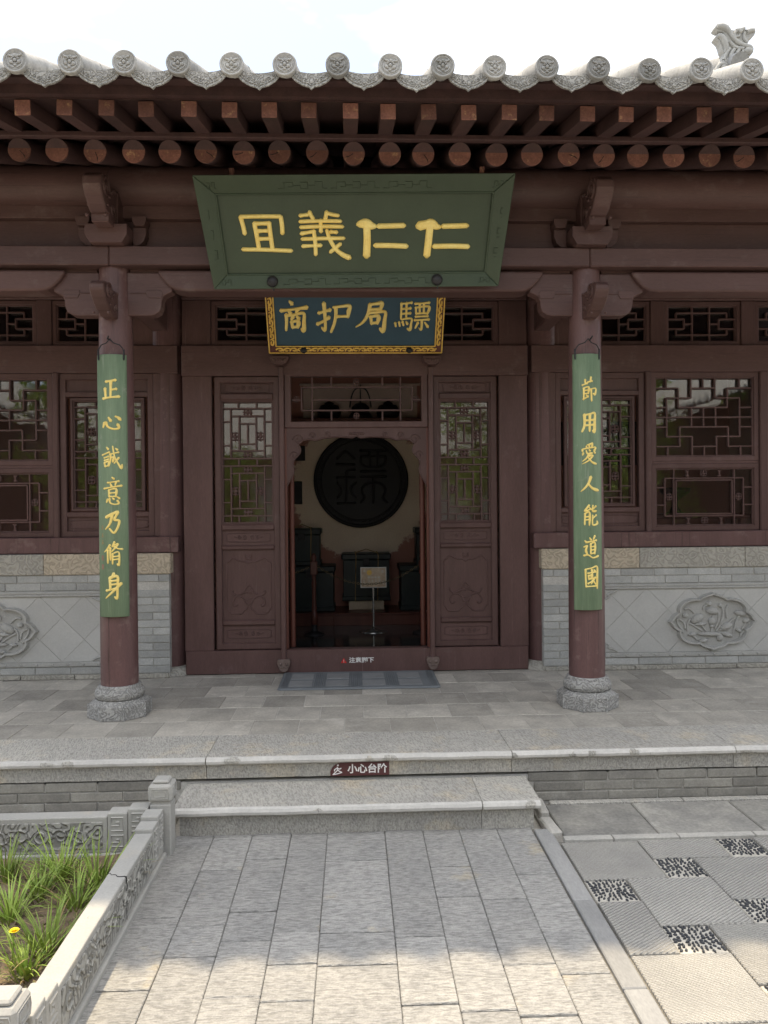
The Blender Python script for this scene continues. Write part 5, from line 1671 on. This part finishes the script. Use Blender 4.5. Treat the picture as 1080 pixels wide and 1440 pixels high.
# ---- maroon step sign on the kerb
z0, z1 = .160, .228
y_ = 3.9965
sgn = empty('step_sign', (.02, y_, z0)); tag(sgn, 'small maroon sign reading mind the step, stuck on the platform edge', 'sign')
x0, x1 = -.131, .172
ol = [(x0, z0), (x1, z0), (x1, z1), (x0 + .055, z1), (x0 + .025, z1 - .010), (x0 + .008, z1 - .028), (x0, z1 - .045)]
b = MB(); b.prism(ol, 3.9935, 3.9992); b.build('sign_plate', 'signred', sgn)
ysn = 3.993
text_mesh('小心台阶', .06, lambda u, v, h: Vector((-.043 + u * .205, ysn - .0008, .172 + v * .050)), 'white', 'lettering', sgn, bold=.0016)
b = MB()
def fs_(u, v, h): return Vector((-.118 + u * .001, ysn + .0002 - max(h, 0), .166 + v * .001))
for s_ in ([(22, 40), (24, 26), (14, 14), (4, 6)], [(24, 26), (34, 18), (44, 14)], [(22, 36), (34, 30), (42, 34)], [(22, 34), (10, 28), (8, 20)], [(0, 2), (22, 5), (46, 12)]):
    b.stroke(s_, 2.8, .0008, fs_)
b.blob((-.118 + .026, ysn, .166 + .049), (.005, .001, .005)); b.build('pictogram', 'white', sgn)
# ---- warning sticker on the threshold
st_ = empty('threshold_sign', (.02, 5.964, .345)); tag(st_, 'white lettering with red warning triangle on the wooden threshold', 'sign')
text_mesh('注意脚下', .05, lambda u, v, h: Vector((-.045 + u * .192, 5.9635, .345 + v * .043)), 'white', 'lettering', st_, bold=.0012)
b = MB(); b.prism([(-.108, .345), (-.062, .345), (-.085, .383)], 5.9625, 5.9640); b.build('warning_triangle', 'warn', st_)
b = MB(); b.box(-.0868, -.0832, 5.9615, 5.9624, .357, .371); b.box(-.0868, -.0832, 5.9615, 5.9624, .350, .354); b.build('exclamation_mark', 'white', st_)

# ---- rubber mat before the threshold
mt = empty('door_mat', (AX, 5.69, ZP)); tag(mt, 'grey ribbed rubber mat in front of the doorway threshold', 'mat')
b = MB()
mo = [(-.575, 5.43), (-.555, 5.412), (.555, 5.412), (.575, 5.43), (.575, 5.955), (-.575, 5.955)]
n_ = len(mo)
b.add([(AX + x, y, ZP + .001) for x, y in mo] + [(AX + x * .985, y + (.012 if y < 5.6 else -.008), ZP + .012) for x, y in mo],
      [list(range(n_, 2 * n_))] + [(i, (i + 1) % n_, (i + 1) % n_ + n_, i + n_) for i in range(n_)])
b.build('mat_base', 'mat', mt)
for i in range(4):
    for j in range(2):
        xa = AX - .50 + i * .262 ; ya = 5.475 + j * .225
        piece('mat_insert', mt, 'matpanel', xa, xa + .165, ya, ya + .175, ZP + .0105, ZP + .0145, c=.002)
b = MB()
for i in range(3):
    for k in range(6):
        xa = AX - .325 + i * .262 + k * .014
        b.box(xa, xa + .007, 5.45, 5.93, ZP + .011, ZP + .0155, .001)
for k in range(5):
    b.box(AX - .55 + k * .009, AX - .546 + k * .009, 5.44, 5.94, ZP + .011, ZP + .0155, .001); b.box(AX + .51 + k * .009, AX + .514 + k * .009, 5.44, 5.94, ZP + .011, ZP + .0155, .001)
b.build('mat_ribs', 'mat', mt)

# ================================================================== INSIDE THE HALL
md = empty('round_medallion', (.09, 8.88, 1.30)); tag(md, 'black round wall medallion with a seal script character inside the hall', 'wall medallion')
mcx, mcz, mr = .09, 1.845, .54
b = MB(); b.tube([(mcx, 8.90, mcz), (mcx, 8.855, mcz)], mr, 64, smooth=False); b.build('disc', 'darkwood', md)
b = MB()
ring(b, mr - .02, .022, 8.855, 64, mcx, mcz); ring(b, mr - .085, .008, 8.852, 64, mcx, mcz)
for k in range(36):
    a = 2 * PI * k / 36
    c_, s_ = math.cos(a), math.sin(a)
    b.tube([(mcx + (mr - .04) * c_, 8.852, mcz + (mr - .04) * s_), (mcx + (mr - .07) * c_, 8.852, mcz + (mr - .07) * s_), (mcx + (mr - .07) * math.cos(a + .1), 8.852, mcz + (mr - .07) * math.sin(a + .1)),
            (mcx + (mr - .055) * math.cos(a + .1), 8.852, mcz + (mr - .055) * math.sin(a + .1))], .005, 4)
b.build('key_border', 'darkwood', md)
b = MB()
def fm(u, v, h):
    p = at(400 + u / 4.362, 590 + v / 4.362, 8.855)
    return Vector((p.x, 8.855 - h, p.z))
for s_ in ([(322, 240), (375, 196), (430, 240)], [(320, 275), (430, 275)], [(432, 308), (392, 312), (378, 340), (378, 430), (378, 510)], [(322, 356), (432, 352)], [(325, 385), (345, 420), (345, 450), (325, 480)], [(440, 385), (412, 415), (412, 450), (440, 480)], [(325, 515), (435, 511)],
           [(466, 190), (624, 190)], [(470, 225), (470, 262), (500, 287), (545, 290), (590, 287), (620, 262), (620, 225)], [(470, 225), (545, 224), (620, 225)], [(520, 195), (526, 285)], [(570, 195), (566, 285)], [(468, 318), (620, 316)], [(466, 352), (622, 349)], [(545, 355), (545, 430), (545, 510)],
           [(468, 510), (490, 480), (476, 430), (500, 396), (542, 386)], [(632, 510), (605, 480), (620, 430), (595, 396), (548, 386)]):
    b.stroke(s_, 8, .022, fm)
b.build('seal_character', 'darkwood', md)
# low dais
ds_ = empty('low_dais', (.1, 8.55, ZP)); tag(ds_, 'low red brown plank dais running along the hall back wall', 'dais')
for a, e in ((-1.35, -.22), (-.218, .9), (.902, 1.4)):
    piece('dais_panel', ds_, 'redwood', a, e, 8.30, 8.32, ZP + .002, .385, c=.004)
b = MB(); b.box(-1.38, 1.42, 8.28, 8.89, .385, .41, .005); b.build('dais_top', 'redwood', ds_)


def chest(x0, x1, y0, y1, z0, z1, lab, rope=True):
    r = empty('strong_chest', ((x0 + x1) / 2, (y0 + y1) / 2, z0)); tag(r, lab, 'chest', 'dark chests along the hall back wall')
    b = MB(); b.box(x0 + .012, x1 - .012, y0 + .012, y1, z0, z1 - .07, .006); b.box(x0, x1, y0, y1, z0, z0 + .05, .006); b.build('chest_body', 'chest', r)
    b = MB(); b.box(x0 - .006, x1 + .006, y0 - .006, y1, z1 - .068, z1, .012); b.build('lid', 'chest', r)
    b = MB(); b.box((x0 + x1) / 2 - .035, (x0 + x1) / 2 + .035, y0 - .012, y0 + .012, z1 - .13, z1 - .05, .004); b.build('lock_plate', 'iron', r)
    if rope:
        b = MB()
        for u in (.27, .73):
            xx = x0 + (x1 - x0) * u
            b.tube([(xx, y0 + .002, z0), (xx, y0 - .004, z0 + .08), (xx + .01, y0 - .010, z1 - .03), (xx + .005, y0 - .004, z1 + .004), (xx, y1 - .03, z1 + .004)], .006, 6)
        b.tube([(x0 + (x1 - x0) * .27, y0 + .1, z1 + .006), ((x0 + x1) / 2, y0 + .1, z1 + .045), (x0 + (x1 - x0) * .73, y0 + .1, z1 + .006)], .006, 6)
        b.build('rope', 'rope', r)
    return r


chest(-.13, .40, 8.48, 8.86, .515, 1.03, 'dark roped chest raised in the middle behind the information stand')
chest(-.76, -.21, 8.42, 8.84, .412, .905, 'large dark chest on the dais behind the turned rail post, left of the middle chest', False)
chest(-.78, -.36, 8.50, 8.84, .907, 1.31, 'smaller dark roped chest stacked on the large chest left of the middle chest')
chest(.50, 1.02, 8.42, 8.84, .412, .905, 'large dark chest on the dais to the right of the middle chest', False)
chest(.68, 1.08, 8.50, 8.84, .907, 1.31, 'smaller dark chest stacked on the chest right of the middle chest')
b = MB(); b.box(-.06, .33, 8.52, 8.84, .412, .513, .006)
tag(b.build('pale_plinth', 'plaster'), 'pale plinth under the raised middle chest on the dais', 'plinth')
for i, (px, py0, py1) in enumerate(((423, 627, 648), (419, 677, 709))):
    p0, p1 = at(px - 8, py0, 8.88), at(px + 6, py1, 8.88)
    b = MB(); b.box(p0.x, p1.x, 8.865, 8.898, p1.z, p0.z, .004)
    b.box(p0.x + .015, p1.x - .015, 8.860, 8.866, p1.z + .015, p0.z - .015)
    tag(b.build('wall_panel', 'darkwood'), ('upper' if i == 0 else 'lower') + ' dark panel hung on the red wall beside the round medallion', 'wall panel')
# rail posts and chain
def rail_post(x, y, lab):
    r = empty('rail_post', (x, y, ZP + .004)); tag(r, lab, 'post', 'turned rail posts inside the door')
    b = MB(); b.lathe([(.10, 0), (.10, .012), (.04, .03), (.028, .06), (.03, .10)], x, y, 20, z0=ZP + .004); b.build('foot', 'iron', r)
    b = MB(); b.lathe([(.022, .10), (.034, .115), (.034, .22), (.022, .235), (.028, .26), (.022, .29), (.020, .45), (.024, .52), (.019, .56), (.022, .60)], x, y, 16, z0=ZP); b.build('turned_shaft', 'redwood', r)
    b = MB(); b.box(x - .034, x + .034, y - .034, y + .034, ZP + .60, ZP + .735, .006); b.lathe([(.026, .735), (.02, .75), (.03, .775), (.02, .80), (.012, .815)], x, y, 16, z0=ZP); b.build('head_block', 'redwood', r)
rail_post(-.40, 7.75, 'turned red post left of the information stand, inside the doorway')
rail_post(.685, 7.75, 'turned red post right of the information stand, inside the doorway')
b = MB()
def chain(x0, x1, sag, n):
    for i in range(n):
        t_ = (i + .5) / n
        p = Vector((x0 + (x1 - x0) * t_, 7.745, ZP + .69 - sag * 4 * t_ * (1 - t_)))
        sl2 = -sag * 4 * (1 - 2 * t_) / (x1 - x0)
        d = Vector((1, 0, sl2)).normalized(); nn_ = Vector((0, 1, 0)) if i % 2 else Vector((0, 0, 1)).cross(d).cross(d).normalized()
        hl = abs(x1 - x0) / n * .62
        b.tube([p + d * hl * math.cos(a) + nn_ * .009 * math.sin(a) for a in [2 * PI * k / 8 for k in range(9)]], .0032, 5, caps=False)
chain(-.368, .652, .19, 46)
tag(b.build('chain', 'brass'), 'sagging metal chain strung between the turned red posts', 'chain')
b = MB()
chain(-.95, -.432, .08, 22)
tag(b.build('chain', 'brass'), 'short metal chain running from a turned red post to the door side', 'chain')
# information stand
r = empty('information_stand', (.195, 7.9, ZP + .004)); tag(r, 'small framed brown information board on a thin steel stand', 'sign stand')
b = MB(); b.lathe([(.15, 0), (.15, .006), (.03, .02), (.012, .05)], .195, 7.9, 28, z0=ZP + .004); b.build('base', 'chrome', r)
b = MB(); b.tube([(.195, 7.9, ZP + .04), (.195, 7.9, .74)], .009, 10); b.build('pole', 'chrome', r)
b = MB(); b.box(.07, .325, 7.875, 7.89, .725, .925); bo = b.build('board', 'board', r)
b = MB(); framed(b, .065, .33, .72, .93, 7.868, 7.893, .010, .002); b.build('frame', 'white', r)
b = MB()
b.tube([(.155, 7.874, .875), (.155, 7.8725, .875)], .026, 16, smooth=False); b.build('gold_emblem', 'goldtrim', r)
b = MB()
for (u0, u1, v0, v1, n) in ((.135, .27, .815, .835, 4), (.135, .275, .775, .805, 4), (.09, .12, .88, .905, 1), (.27, .31, .87, .90, 1), (.085, .115, .76, .80, 1), (.285, .315, .75, .79, 1)):
    for k in range(n):
        xa, xe = u0 + (u1 - u0) * k / n + .003, u0 + (u1 - u0) * (k + 1) / n - .003
        for q in range(3):
            zq = v0 + (v1 - v0) * (q + .3) / 3
            b.box(xa, xe, 7.8725, 7.8745, zq, zq + .003)
        b.box((xa + xe) / 2 - .0015, (xa + xe) / 2 + .0015, 7.8722, 7.8745, v0, v1)
b.build('print', 'white', r)
# shelf high on the back wall, seen through the transom light
b = MB(); b.box(-.75, .93, 8.60, 8.89, 2.50, 2.53, .004)
tag(b.build('wall_shelf', 'redwood'), 'narrow shelf high on the back wall behind the door transom', 'shelf')
b = MB(); b.box(-.56, .74, 8.86, 8.885, 2.56, 2.93, .003); b.box(-.60, .78, 8.85, 8.895, 2.93, 2.95, .003)
tag(b.build('wall_banner', 'banner'), 'pale board high on the back wall behind the bell', 'wall board')
bell = empty('hanging_bell', (.09, 8.72, 2.60)); tag(bell, 'dark bell on a wire frame seen through the door transom', 'bell')
b = MB(); b.lathe([(.145, 2.535), (.13, 2.56), (.105, 2.60), (.10, 2.66), (.06, 2.70), (.02, 2.71)], .09, 8.72, 24); b.build('bell_body', 'iron', bell)
b = MB(); b.tube(smooth_pts([(-.03, 8.72, 2.66), (-.01, 8.72, 2.78), (.03, 8.72, 2.86), (.09, 8.72, 2.88), (.15, 8.72, 2.86), (.19, 8.72, 2.78), (.21, 8.72, 2.66)], 4), .009, 6)
b.tube([(.09, 8.72, 2.71), (.09, 8.72, 2.92)], .008, 6); b.build('bell_frame', 'iron', bell)
for xj, lab in ((-.26, 'round dark jar on the high shelf left of the bell'), (.40, 'round dark jar on the high shelf right of the bell')):
    b = MB(); b.lathe([(.07, 2.532), (.12, 2.56), (.135, 2.62), (.10, 2.68), (.05, 2.695), (.055, 2.71), (.01, 2.73)], xj, 8.73, 24)
    tag(b.build('jar', 'darkwood'), lab, 'jar', 'jars on the high shelf')
# things seen dimly through the side windows
b = MB(); framed(b, 2.35, 3.5, 2.0, 2.5, 8.86, 8.895, .05)
b.box(2.4, 3.45, 8.885, 8.897, 2.05, 2.45)
tag(b.build('picture_frame', 'darkwood'), 'dark framed picture on the back wall seen through the right window', 'picture')
r = empty('display_table', (3.0, 7.6, ZP)); tag(r, 'red lacquered display table seen through the lower right window', 'table')
b = MB(); b.box(2.3, 3.9, 7.4, 7.8, 1.40, 1.45, .01); b.build('table_top', 'redwood', r)
for x in (2.36, 3.78):
    for y in (7.43, 7.71):
        piece('leg', r, 'redwood', x, x + .06, y, y + .06, ZP + .004, 1.40)
b = MB(); b.lathe([(.10, 1.45), (.06, 1.47), (.03, 1.52), (.03, 1.58), (.14, 1.66), (.15, 1.70), (.05, 1.71)], 3.2, 7.6, 20)
tag(b.build('dark_bowl', 'iron'), 'dark footed bowl on the red display table behind the right window', 'bowl')

# ================================================================== FLOWER BED AND LOW CARVED WALL
b = MB()
nx, ny = 40, 50
vs, fs = [], []
for i in range(nx + 1):
    for j in range(ny + 1):
        x = -3.4 + 2.49 * i / nx; y = .3 + 3.17 * j / ny
        vs.append((x, y, .012 + .012 * math.sin(x * 9 + y * 4) * math.sin(y * 7) + random.uniform(-.006, .006)))
for i in range(nx):
    for j in range(ny):
        a = i * (ny + 1) + j
        fs.append((a, a + ny + 1, a + ny + 2, a + 1))
b.add(vs, fs, True)
tag(b.build('flower_bed_soil', 'soil'), kind='structure')


def fret_block(b, P_, cx, cz, w_, h_, r):
    """key-scroll relief square; P_(u,z) gives the face point"""
    pts = [(-.5, -.5), (.5, -.5), (.5, .5), (-.5, .5), (-.5, -.12), (.15, -.12), (.15, .15), (-.12, .15)]
    b.tube([P_(cx + a * w_, cz + c * h_) for a, c in pts], r, 4, smooth=False)


def low_wall(name, lab, P_, ln, stepsL, stepsR, ztop, th_, nv):
    """P_(u, d, z): u along, d into the wall"""
    root = empty(name, P_(ln / 2, th_ / 2, 0)); tag(root, lab, 'low wall', 'low carved walls round the flower bed')
    def slab(m, nm, u0, u1, d0, d1, z0, z1, bev=.004):
        b = MB(); vs = [P_(u, d, z) for u in (u0, u1) for d in (d0, d1) for z in (z0, z1)]
        b.add(vs, [(0, 1, 3, 2), (4, 6, 7, 5), (0, 4, 5, 1), (2, 3, 7, 6), (0, 2, 6, 4), (1, 5, 7, 3)])
        return b.build(nm, m, root, bevel=bev)
    slab('lowwall', 'foot_course', 0, ln, -.014, th_ + .01, -.02, .022, .006)
    a, e = stepsL, ln - stepsR
    slab('lowwall', 'wall_slab', a, e, 0, th_, .022, ztop, .005)
    slab('lowcarve', 'carved_field', a + .02, e - .02, -.004, .01, .04, ztop - .022, .002)
    slab('lowcarve', 'carved_field', a + .02, e - .02, th_ - .01, th_ + .004, .04, ztop - .022, .002)
    for (u0, u1, rise) in ([(stepsL - .09 * (k + 1), stepsL - .09 * k, .017 * (k + 1)) for k in range(int(round(stepsL / .09)))] +
                           [(ln - stepsR + .09 * k, ln - stepsR + .09 * (k + 1), .017 * (k + 1)) for k in range(int(round(stepsR / .09)))]):
        sb = slab('lowwall', 'stepped_end', u0 + .0008, u1 - .0008, -.0015, th_ + .0015, .0222, ztop + rise, .006)
        b = MB()
        for dd in (-.0015, th_ + .0015):
            fret_block(b, lambda u, z: P_(u, dd, z), (u0 + u1) / 2, ztop + rise - .05, .052, .058, .0042)
            fret_block(b, lambda u, z: P_(u, dd, z), (u0 + u1) / 2, ztop + rise - .125, .052, .05, .0042)
        b.build('key_scroll', 'lowwall', sb)
    # vine scrolls on the field
    b = MB()
    for dd in (-.004, th_ + .004):
        u = a + .07
        k = 0
        while u < e - .05:
            cz = .022 + (ztop - .022) * .5
            b.tube([P_(u + .036 * (1 - i * .05) * math.cos(i * .5 + k * PI), dd, cz + .036 * (1 - i * .05) * math.sin(i * .5) * (1 if k % 2 else -1)) for i in range(15)], .0055, 5)
            b.tube([P_(u + .03, dd, cz + .02), P_(u + .05, dd, cz - .02)], .005, 5)
            u += .085; k += 1
    b.build('vine_relief', 'lowcarve', root)
    return root


# along the path (runs towards the platform)
LX = -.857
low_wall('low_wall', 'low carved wall along the path with stepped ends and a crack across its top', lambda u, d, z: Vector((LX - d, 2.065 + u, z)), 1.405, .18, .18, .182, .075, 3)
ck_ = MB()
ck_.tube([(LX + .003 - .078 * t_, 2.90 + .03 * t_ + random.uniform(-.008, .008), .1825) for t_ in [i / 9 for i in range(10)]], [.0028 - .0018 * i / 9 for i in range(10)], 4)
ck_.tube([(LX + .0045, 2.90 + random.uniform(-.009, .009), .183 - .158 * t_) for t_ in [i / 9 for i in range(10)]], [.0024 - .0015 * i / 9 for i in range(10)], 4)
lw = bpy.data.objects['low_wall']
ck_.build('crack', 'iron', lw)
# along the platform side
low_wall('low_wall', 'low carved wall behind the plants, parallel to the platform edge', lambda u, d, z: Vector((-.925 - 1.9 + u, 3.475 + d, z)), 1.9, 0.0, .18, .182, .075, 3)


def wall_post(x, y, h, lab):
    r = empty('wall_post', (x, y, 0)); tag(r, lab, 'post', 'stone posts of the low wall')
    s2 = .046
    b = MB(); b.box(x - s2, x + s2, y - s2, y + s2, -.02, h - .105, .005); b.build('shaft', 'lowwall', r)
    b = MB(); b.box(x - s2 + .006, x + s2 - .006, y - s2 + .006, y + s2 - .006, h - .107, h - .092); b.build('neck', 'lowwall', r)
    b = MB(); b.box(x - s2 - .006, x + s2 + .006, y - s2 - .006, y + s2 + .006, h - .094, h - .016, .010)
    b.box(x - s2 + .010, x + s2 - .010, y - s2 + .010, y + s2 - .010, h - .017, h, .006); b.build('cap', 'lowwall', r)
    b = MB()
    for (nx_, ny_) in ((0, -1), (1, 0), (-1, 0)):
        for k, rr4 in ((1.0, .003), (.62, .0028)):
            pts = [(-.036 * k, -.022 * k), (.036 * k, -.022 * k), (.042 * k, 0), (.036 * k, .022 * k), (-.036 * k, .022 * k), (-.042 * k, 0)]
            off = s2 + .006
            b.tube([(x + (a if nx_ == 0 else nx_ * off), y + (ny_ * off if nx_ == 0 else a), h - .055 + c) for a, c in pts + pts[:1]], rr4, 5)
    b.build('cartouche', 'lowwall', r)


wall_post(-.872, 3.525, .333, 'stone post with carved cap at the step end of the low wall')
wall_post(-.905, 2.005, .318, 'stone post with carved cap at the bottom corner of the photo')

# ---- plants
def blade_mesh(b, base, ang, ln, lean, wd, droop):
    n = 7
    d = Vector((math.cos(ang), math.sin(ang), 0)); side = Vector((-d.y, d.x, 0))
    vs, fs = [], []
    for i in range(n + 1):
        t_ = i / n
        p = Vector(base) + d * (lean * t_ + droop * t_ ** 2.4) * ln + Vector((0, 0, ln * (t_ * (1 - .28 * lean) - droop * .62 * t_ ** 3)))
        w_ = wd * (1 - t_ ** 2.2) * (.7 + .6 * min(t_ * 3, 1) * .5) + .0006
        vs += [p - side * w_, p + Vector((0, 0, -.25 * w_)), p + side * w_]
    for i in range(n):
        a = i * 3
        fs += [(a, a + 1, a + 4, a + 3), (a + 1, a + 2, a + 5, a + 4)]
    b.add(vs, fs, True)


clumps = [(8, 1235, 1.0, 'grassy daylily clump at the photo edge before the back wall'),
          (86, 1233, 1.25, 'tall grassy daylily clump in front of the carved back wall'),
          (138, 1246, 1.25, 'tall grassy daylily clump leaning over the cracked low wall'),
          (54, 1259, 1.0, 'daylily clump just in front of the tall clump at the back wall'),
          (14, 1290, 1.0, 'broad-leaved daylily clump at the photo edge above the yellow flower'),
          (108, 1276, 1.0, 'daylily clump close beside the low wall at the crack'),
          (66, 1336, 1.15, 'daylily clump right of the yellow flower'),
          (36, 1366, 1.0, 'bright sunlit daylily clump just behind the corner post'),
          (-40, 1300, 1.1, None), (-60, 1240, 1.2, None)]
def atz(px, py, z):
    d = CR.to_3x3() @ Vector(((px - 540) / FPX, -(py - 720) / FPX, -1))
    return Vector((0, 0, HCAM)) + d * ((z - HCAM) / d.z)
for (px, py, sc, lab) in clumps:
    if lab is None: continue
    p = atz(px, py, .02)
    if p.x > -1.0: p.x = -1.0
    r = empty('daylily_plant', p); tag(r, lab, 'plant', 'daylily clumps in the flower bed')
    b = MB()
    for k in range(int(66 * sc)):
        a = random.uniform(0, 2 * PI); rr5 = random.uniform(0, .045)
        blade_mesh(b, (p.x + rr5 * math.cos(a), p.y + rr5 * math.sin(a), .005), a + random.uniform(-.5, .5), random.uniform(.07, .205) * sc, random.uniform(.05, .8), random.uniform(.0018, .0038), random.uniform(0, .55) ** 1.3)
    b.build('leaves', 'blade', r)
    b = MB()
    for k in range(int(9 * sc)):
        a = random.uniform(0, 2 * PI)
        blade_mesh(b, (p.x + .04 * math.cos(a), p.y + .04 * math.sin(a), .004), a, random.uniform(.07, .15) * sc, random.uniform(.5, 1.1), random.uniform(.002, .0035), random.uniform(.2, .5))
    b.build('dry_leaves', 'dryblade', r)
# extra clump outside the frame's edge is left out; low weeds and litter between the clumps
b = MB()
for k in range(3600):
    x = random.uniform(-1.9, -.97); y = random.uniform(1.7, 3.44)
    if random.random() < .55 and math.sin(x * 13 + 2) * math.sin(y * 11) < -.05: continue
    a = random.uniform(0, 2 * PI); s_ = random.uniform(.006, .016)
    d = Vector((math.cos(a), math.sin(a), random.uniform(-.2, .9))).normalized(); sd = Vector((-math.sin(a), math.cos(a), random.uniform(-.4, .4))) * s_ * random.uniform(.25, .5)
    c_ = Vector((x, y, random.uniform(.018, .05)))
    b.add([c_ - d * s_, c_ + sd, c_ + d * s_, c_ - sd], [(0, 1, 2, 3)])
tag(b.build('ground_cover', 'weed'), 'low weeds and dry litter between the daylilies', 'ground cover', kind='stuff')
p = at(20, 1309, 2.62)
r = empty('yellow_flower', (p.x, p.y, .012)); tag(r, 'single yellow dandelion flower among the daylily leaves', 'flower')
b = MB(); b.tube([(p.x - .02, p.y + .02, .0), (p.x - .01, p.y + .01, p.z * .5), (p.x, p.y, p.z)], .0022, 6); b.build('stem', 'blade', r)
b = MB()
for ly in range(3):
    for k in range(18):
        a = 2 * PI * k / 18 + ly * .2
        d = Vector((math.cos(a), math.sin(a), .15 + .4 * ly)).normalized(); sd = Vector((-math.sin(a), math.cos(a), 0)) * .003
        L5 = .018 - .004 * ly
        c_ = p
        b.add([c_ - sd * .3, c_ + d * L5 * .7 - sd, c_ + d * L5, c_ + d * L5 * .7 + sd], [(0, 1, 2, 3)])
b.blob(p + Vector((0, 0, .004)), (.006, .006, .004)); b.build('petals', 'petal', r)

# ================================================================== ACROSS THE YARD (behind the camera; seen mirrored in the panes)
r = empty('opposite_hall', (0, -12.5, 0)); tag(r, 'grey tiled hall across the courtyard, mirrored in the window panes', 'building')
b = MB(); b.box(-14, 14, -12.9, -12.6, 0, 3.0); b.build('wall', 'brick', r)
for x in (-10.5, -7.5, -4.5, -1.5, 1.5, 4.5, 7.5, 10.5):
    b = MB(); b.lathe([(.13, 0), (.12, 2.9)], x, -11.6, 16); b.build('column', 'column', r)
b = MB(); b.box(-14, 14, -11.75, -11.5, 2.75, 2.98); b.build('beam', 'woodx', r)
b = MB()
vs, fs = [], []
for i in range(217):
    x = -14 + i * .13
    h = .05 * abs(math.sin(i * PI / 2))
    vs += [(x, -10.9, 3.0 + h), (x, -14.5, 5.3 + h)]
for i in range(216):
    fs.append((2 * i, 2 * i + 2, 2 * i + 3, 2 * i + 1))
b.add(vs, fs)
b.build('roof', 'tile', r)
def tree(x, y, h, rad, lab):
    r = empty('courtyard_tree', (x, y, 0)); tag(r, lab, 'tree', 'trees across the courtyard')
    b = MB(); b.tube([(x, y, -.05), (x + .05, y, h * .4), (x - .03, y + .05, h * .75)], [.11, .08, .03], 10)
    for k in range(7):
        a = k * 2.4; zz = h * (.35 + .06 * k)
        b.tube([(x, y, zz), (x + rad * .4 * math.cos(a), y + rad * .4 * math.sin(a), zz + .3), (x + rad * .8 * math.cos(a), y + rad * .8 * math.sin(a), zz + .5)], [.04, .025, .008], 6)
    b.build('trunk', 'bark', r)
    b = MB()
    cl = [(random.gauss(0, .45) * rad, random.gauss(0, .45) * rad, h * random.uniform(.32, 1.0)) for _ in range(26)]
    for k in range(5200 if rad < 2 else 9000):
        c_ = random.choice(cl)
        p = Vector((x + c_[0] + random.gauss(0, .16) * rad, y + c_[1] + random.gauss(0, .16) * rad, c_[2] + random.gauss(0, .14) * rad))
        d = Vector((random.gauss(0, 1), random.gauss(0, 1), random.gauss(0, .6))).normalized() * .055 * max(1, rad * .8); e = d.orthogonal().normalized() * .022
        b.add([p - d, p + e, p + d, p - e], [(0, 1, 2, 3)])
    b.build('crown', 'leaf', r)
tree(-2.9, -6.5, 2.7, 1.0, 'leafy tree mirrored low in the left door pane')
tree(-4.6, -7.2, 3.6, 1.2, 'leafy tree mirrored in the left windows')
tree(2.9, -6.2, 5.4, 1.3, 'leafy tree mirrored in the right door pane')
tree(6.4, -6.8, 4.8, 1.5, 'tall leafy tree mirrored in the right windows')
# side wings whose eaves show in the window panes
for sgw, lab in ((1, 'grey tiled side wing mirrored in the right window panes'), (-1, 'grey tiled side wing mirrored in the left window panes')):
    r = empty('side_wing', (sgw * 9.2, -4, 0)); tag(r, lab, 'building')
    xs0 = sorted((sgw * 8.4, sgw * 8.7))
    b = MB(); b.box(xs0[0], xs0[1], -10, 1.5, 0, 3.8); b.build('wall', 'woodx', r)
    b = MB(); b.prism([(sgw * 6.95, 3.55), (sgw * 8.5, 4.2), (sgw * 8.5, 4.16), (sgw * 6.95, 3.50)], -10, 1.5); b.build('soffit', 'rafter', r)
    b = MB()
    vs, fs = [], []
    for i in range(178):
        y = -10 + i * .065
        h = .07 * abs(math.sin(i * PI / 4))
        vs += [(sgw * 6.9, y, 3.50 + h), (sgw * 6.9, y, 3.56 + h), (sgw * 10.5, y, 5.9 + h)]
    for i in range(177):
        fs += [(3 * i, 3 * i + 1, 3 * i + 4, 3 * i + 3), (3 * i + 1, 3 * i + 2, 3 * i + 5, 3 * i + 4)]
    b.add(vs, fs)
    b.build('roof', 'tile', r)
tree(-5.2, -2.6, 3.9, 1.1, 'leafy tree before the left side wing, mirrored in the left window')

def sky_block_tree(x, y, h, rad):  # added behind the camera to cut low sky light on the upper porch
    r = empty('courtyard_tree', (x, y, 0)); tag(r, 'tall tree added behind the far courtyard buildings to block low sky light', 'tree', 'added tall trees blocking low sky light')
    b = MB(); b.tube([(x, y, -.05), (x + .1, y, h * .4), (x, y, h * .8)], [.3, .22, .06], 8); b.build('trunk', 'bark', r)
    b = MB()
    cl = [(random.gauss(0, .5) * rad, random.gauss(0, .5) * rad, h * random.uniform(.35, .95)) for _ in range(30)]
    for k in range(4200):
        c_ = random.choice(cl)
        p = Vector((x + c_[0] + random.gauss(0, .17) * rad, y + c_[1] + random.gauss(0, .17) * rad, c_[2] + random.gauss(0, .17) * rad))
        d = Vector((random.gauss(0, 1), random.gauss(0, 1), random.gauss(0, .6))).normalized() * .26; e = d.orthogonal().normalized() * .13
        b.add([p - d, p + e, p + d, p - e], [(0, 1, 2, 3)])
    b.build('crown', 'leaf', r)


for x in (-16, -10.5, -5, .5, 6, 11.5, 17):
    sky_block_tree(x + random.uniform(-1, 1), -18 + random.uniform(-1, 1), 7.2 + random.uniform(-1, 1), 2.6)
for y in (-9, -3.5):
    for x in (-14, 14):
        sky_block_tree(x, y, 6.8, 2.4)
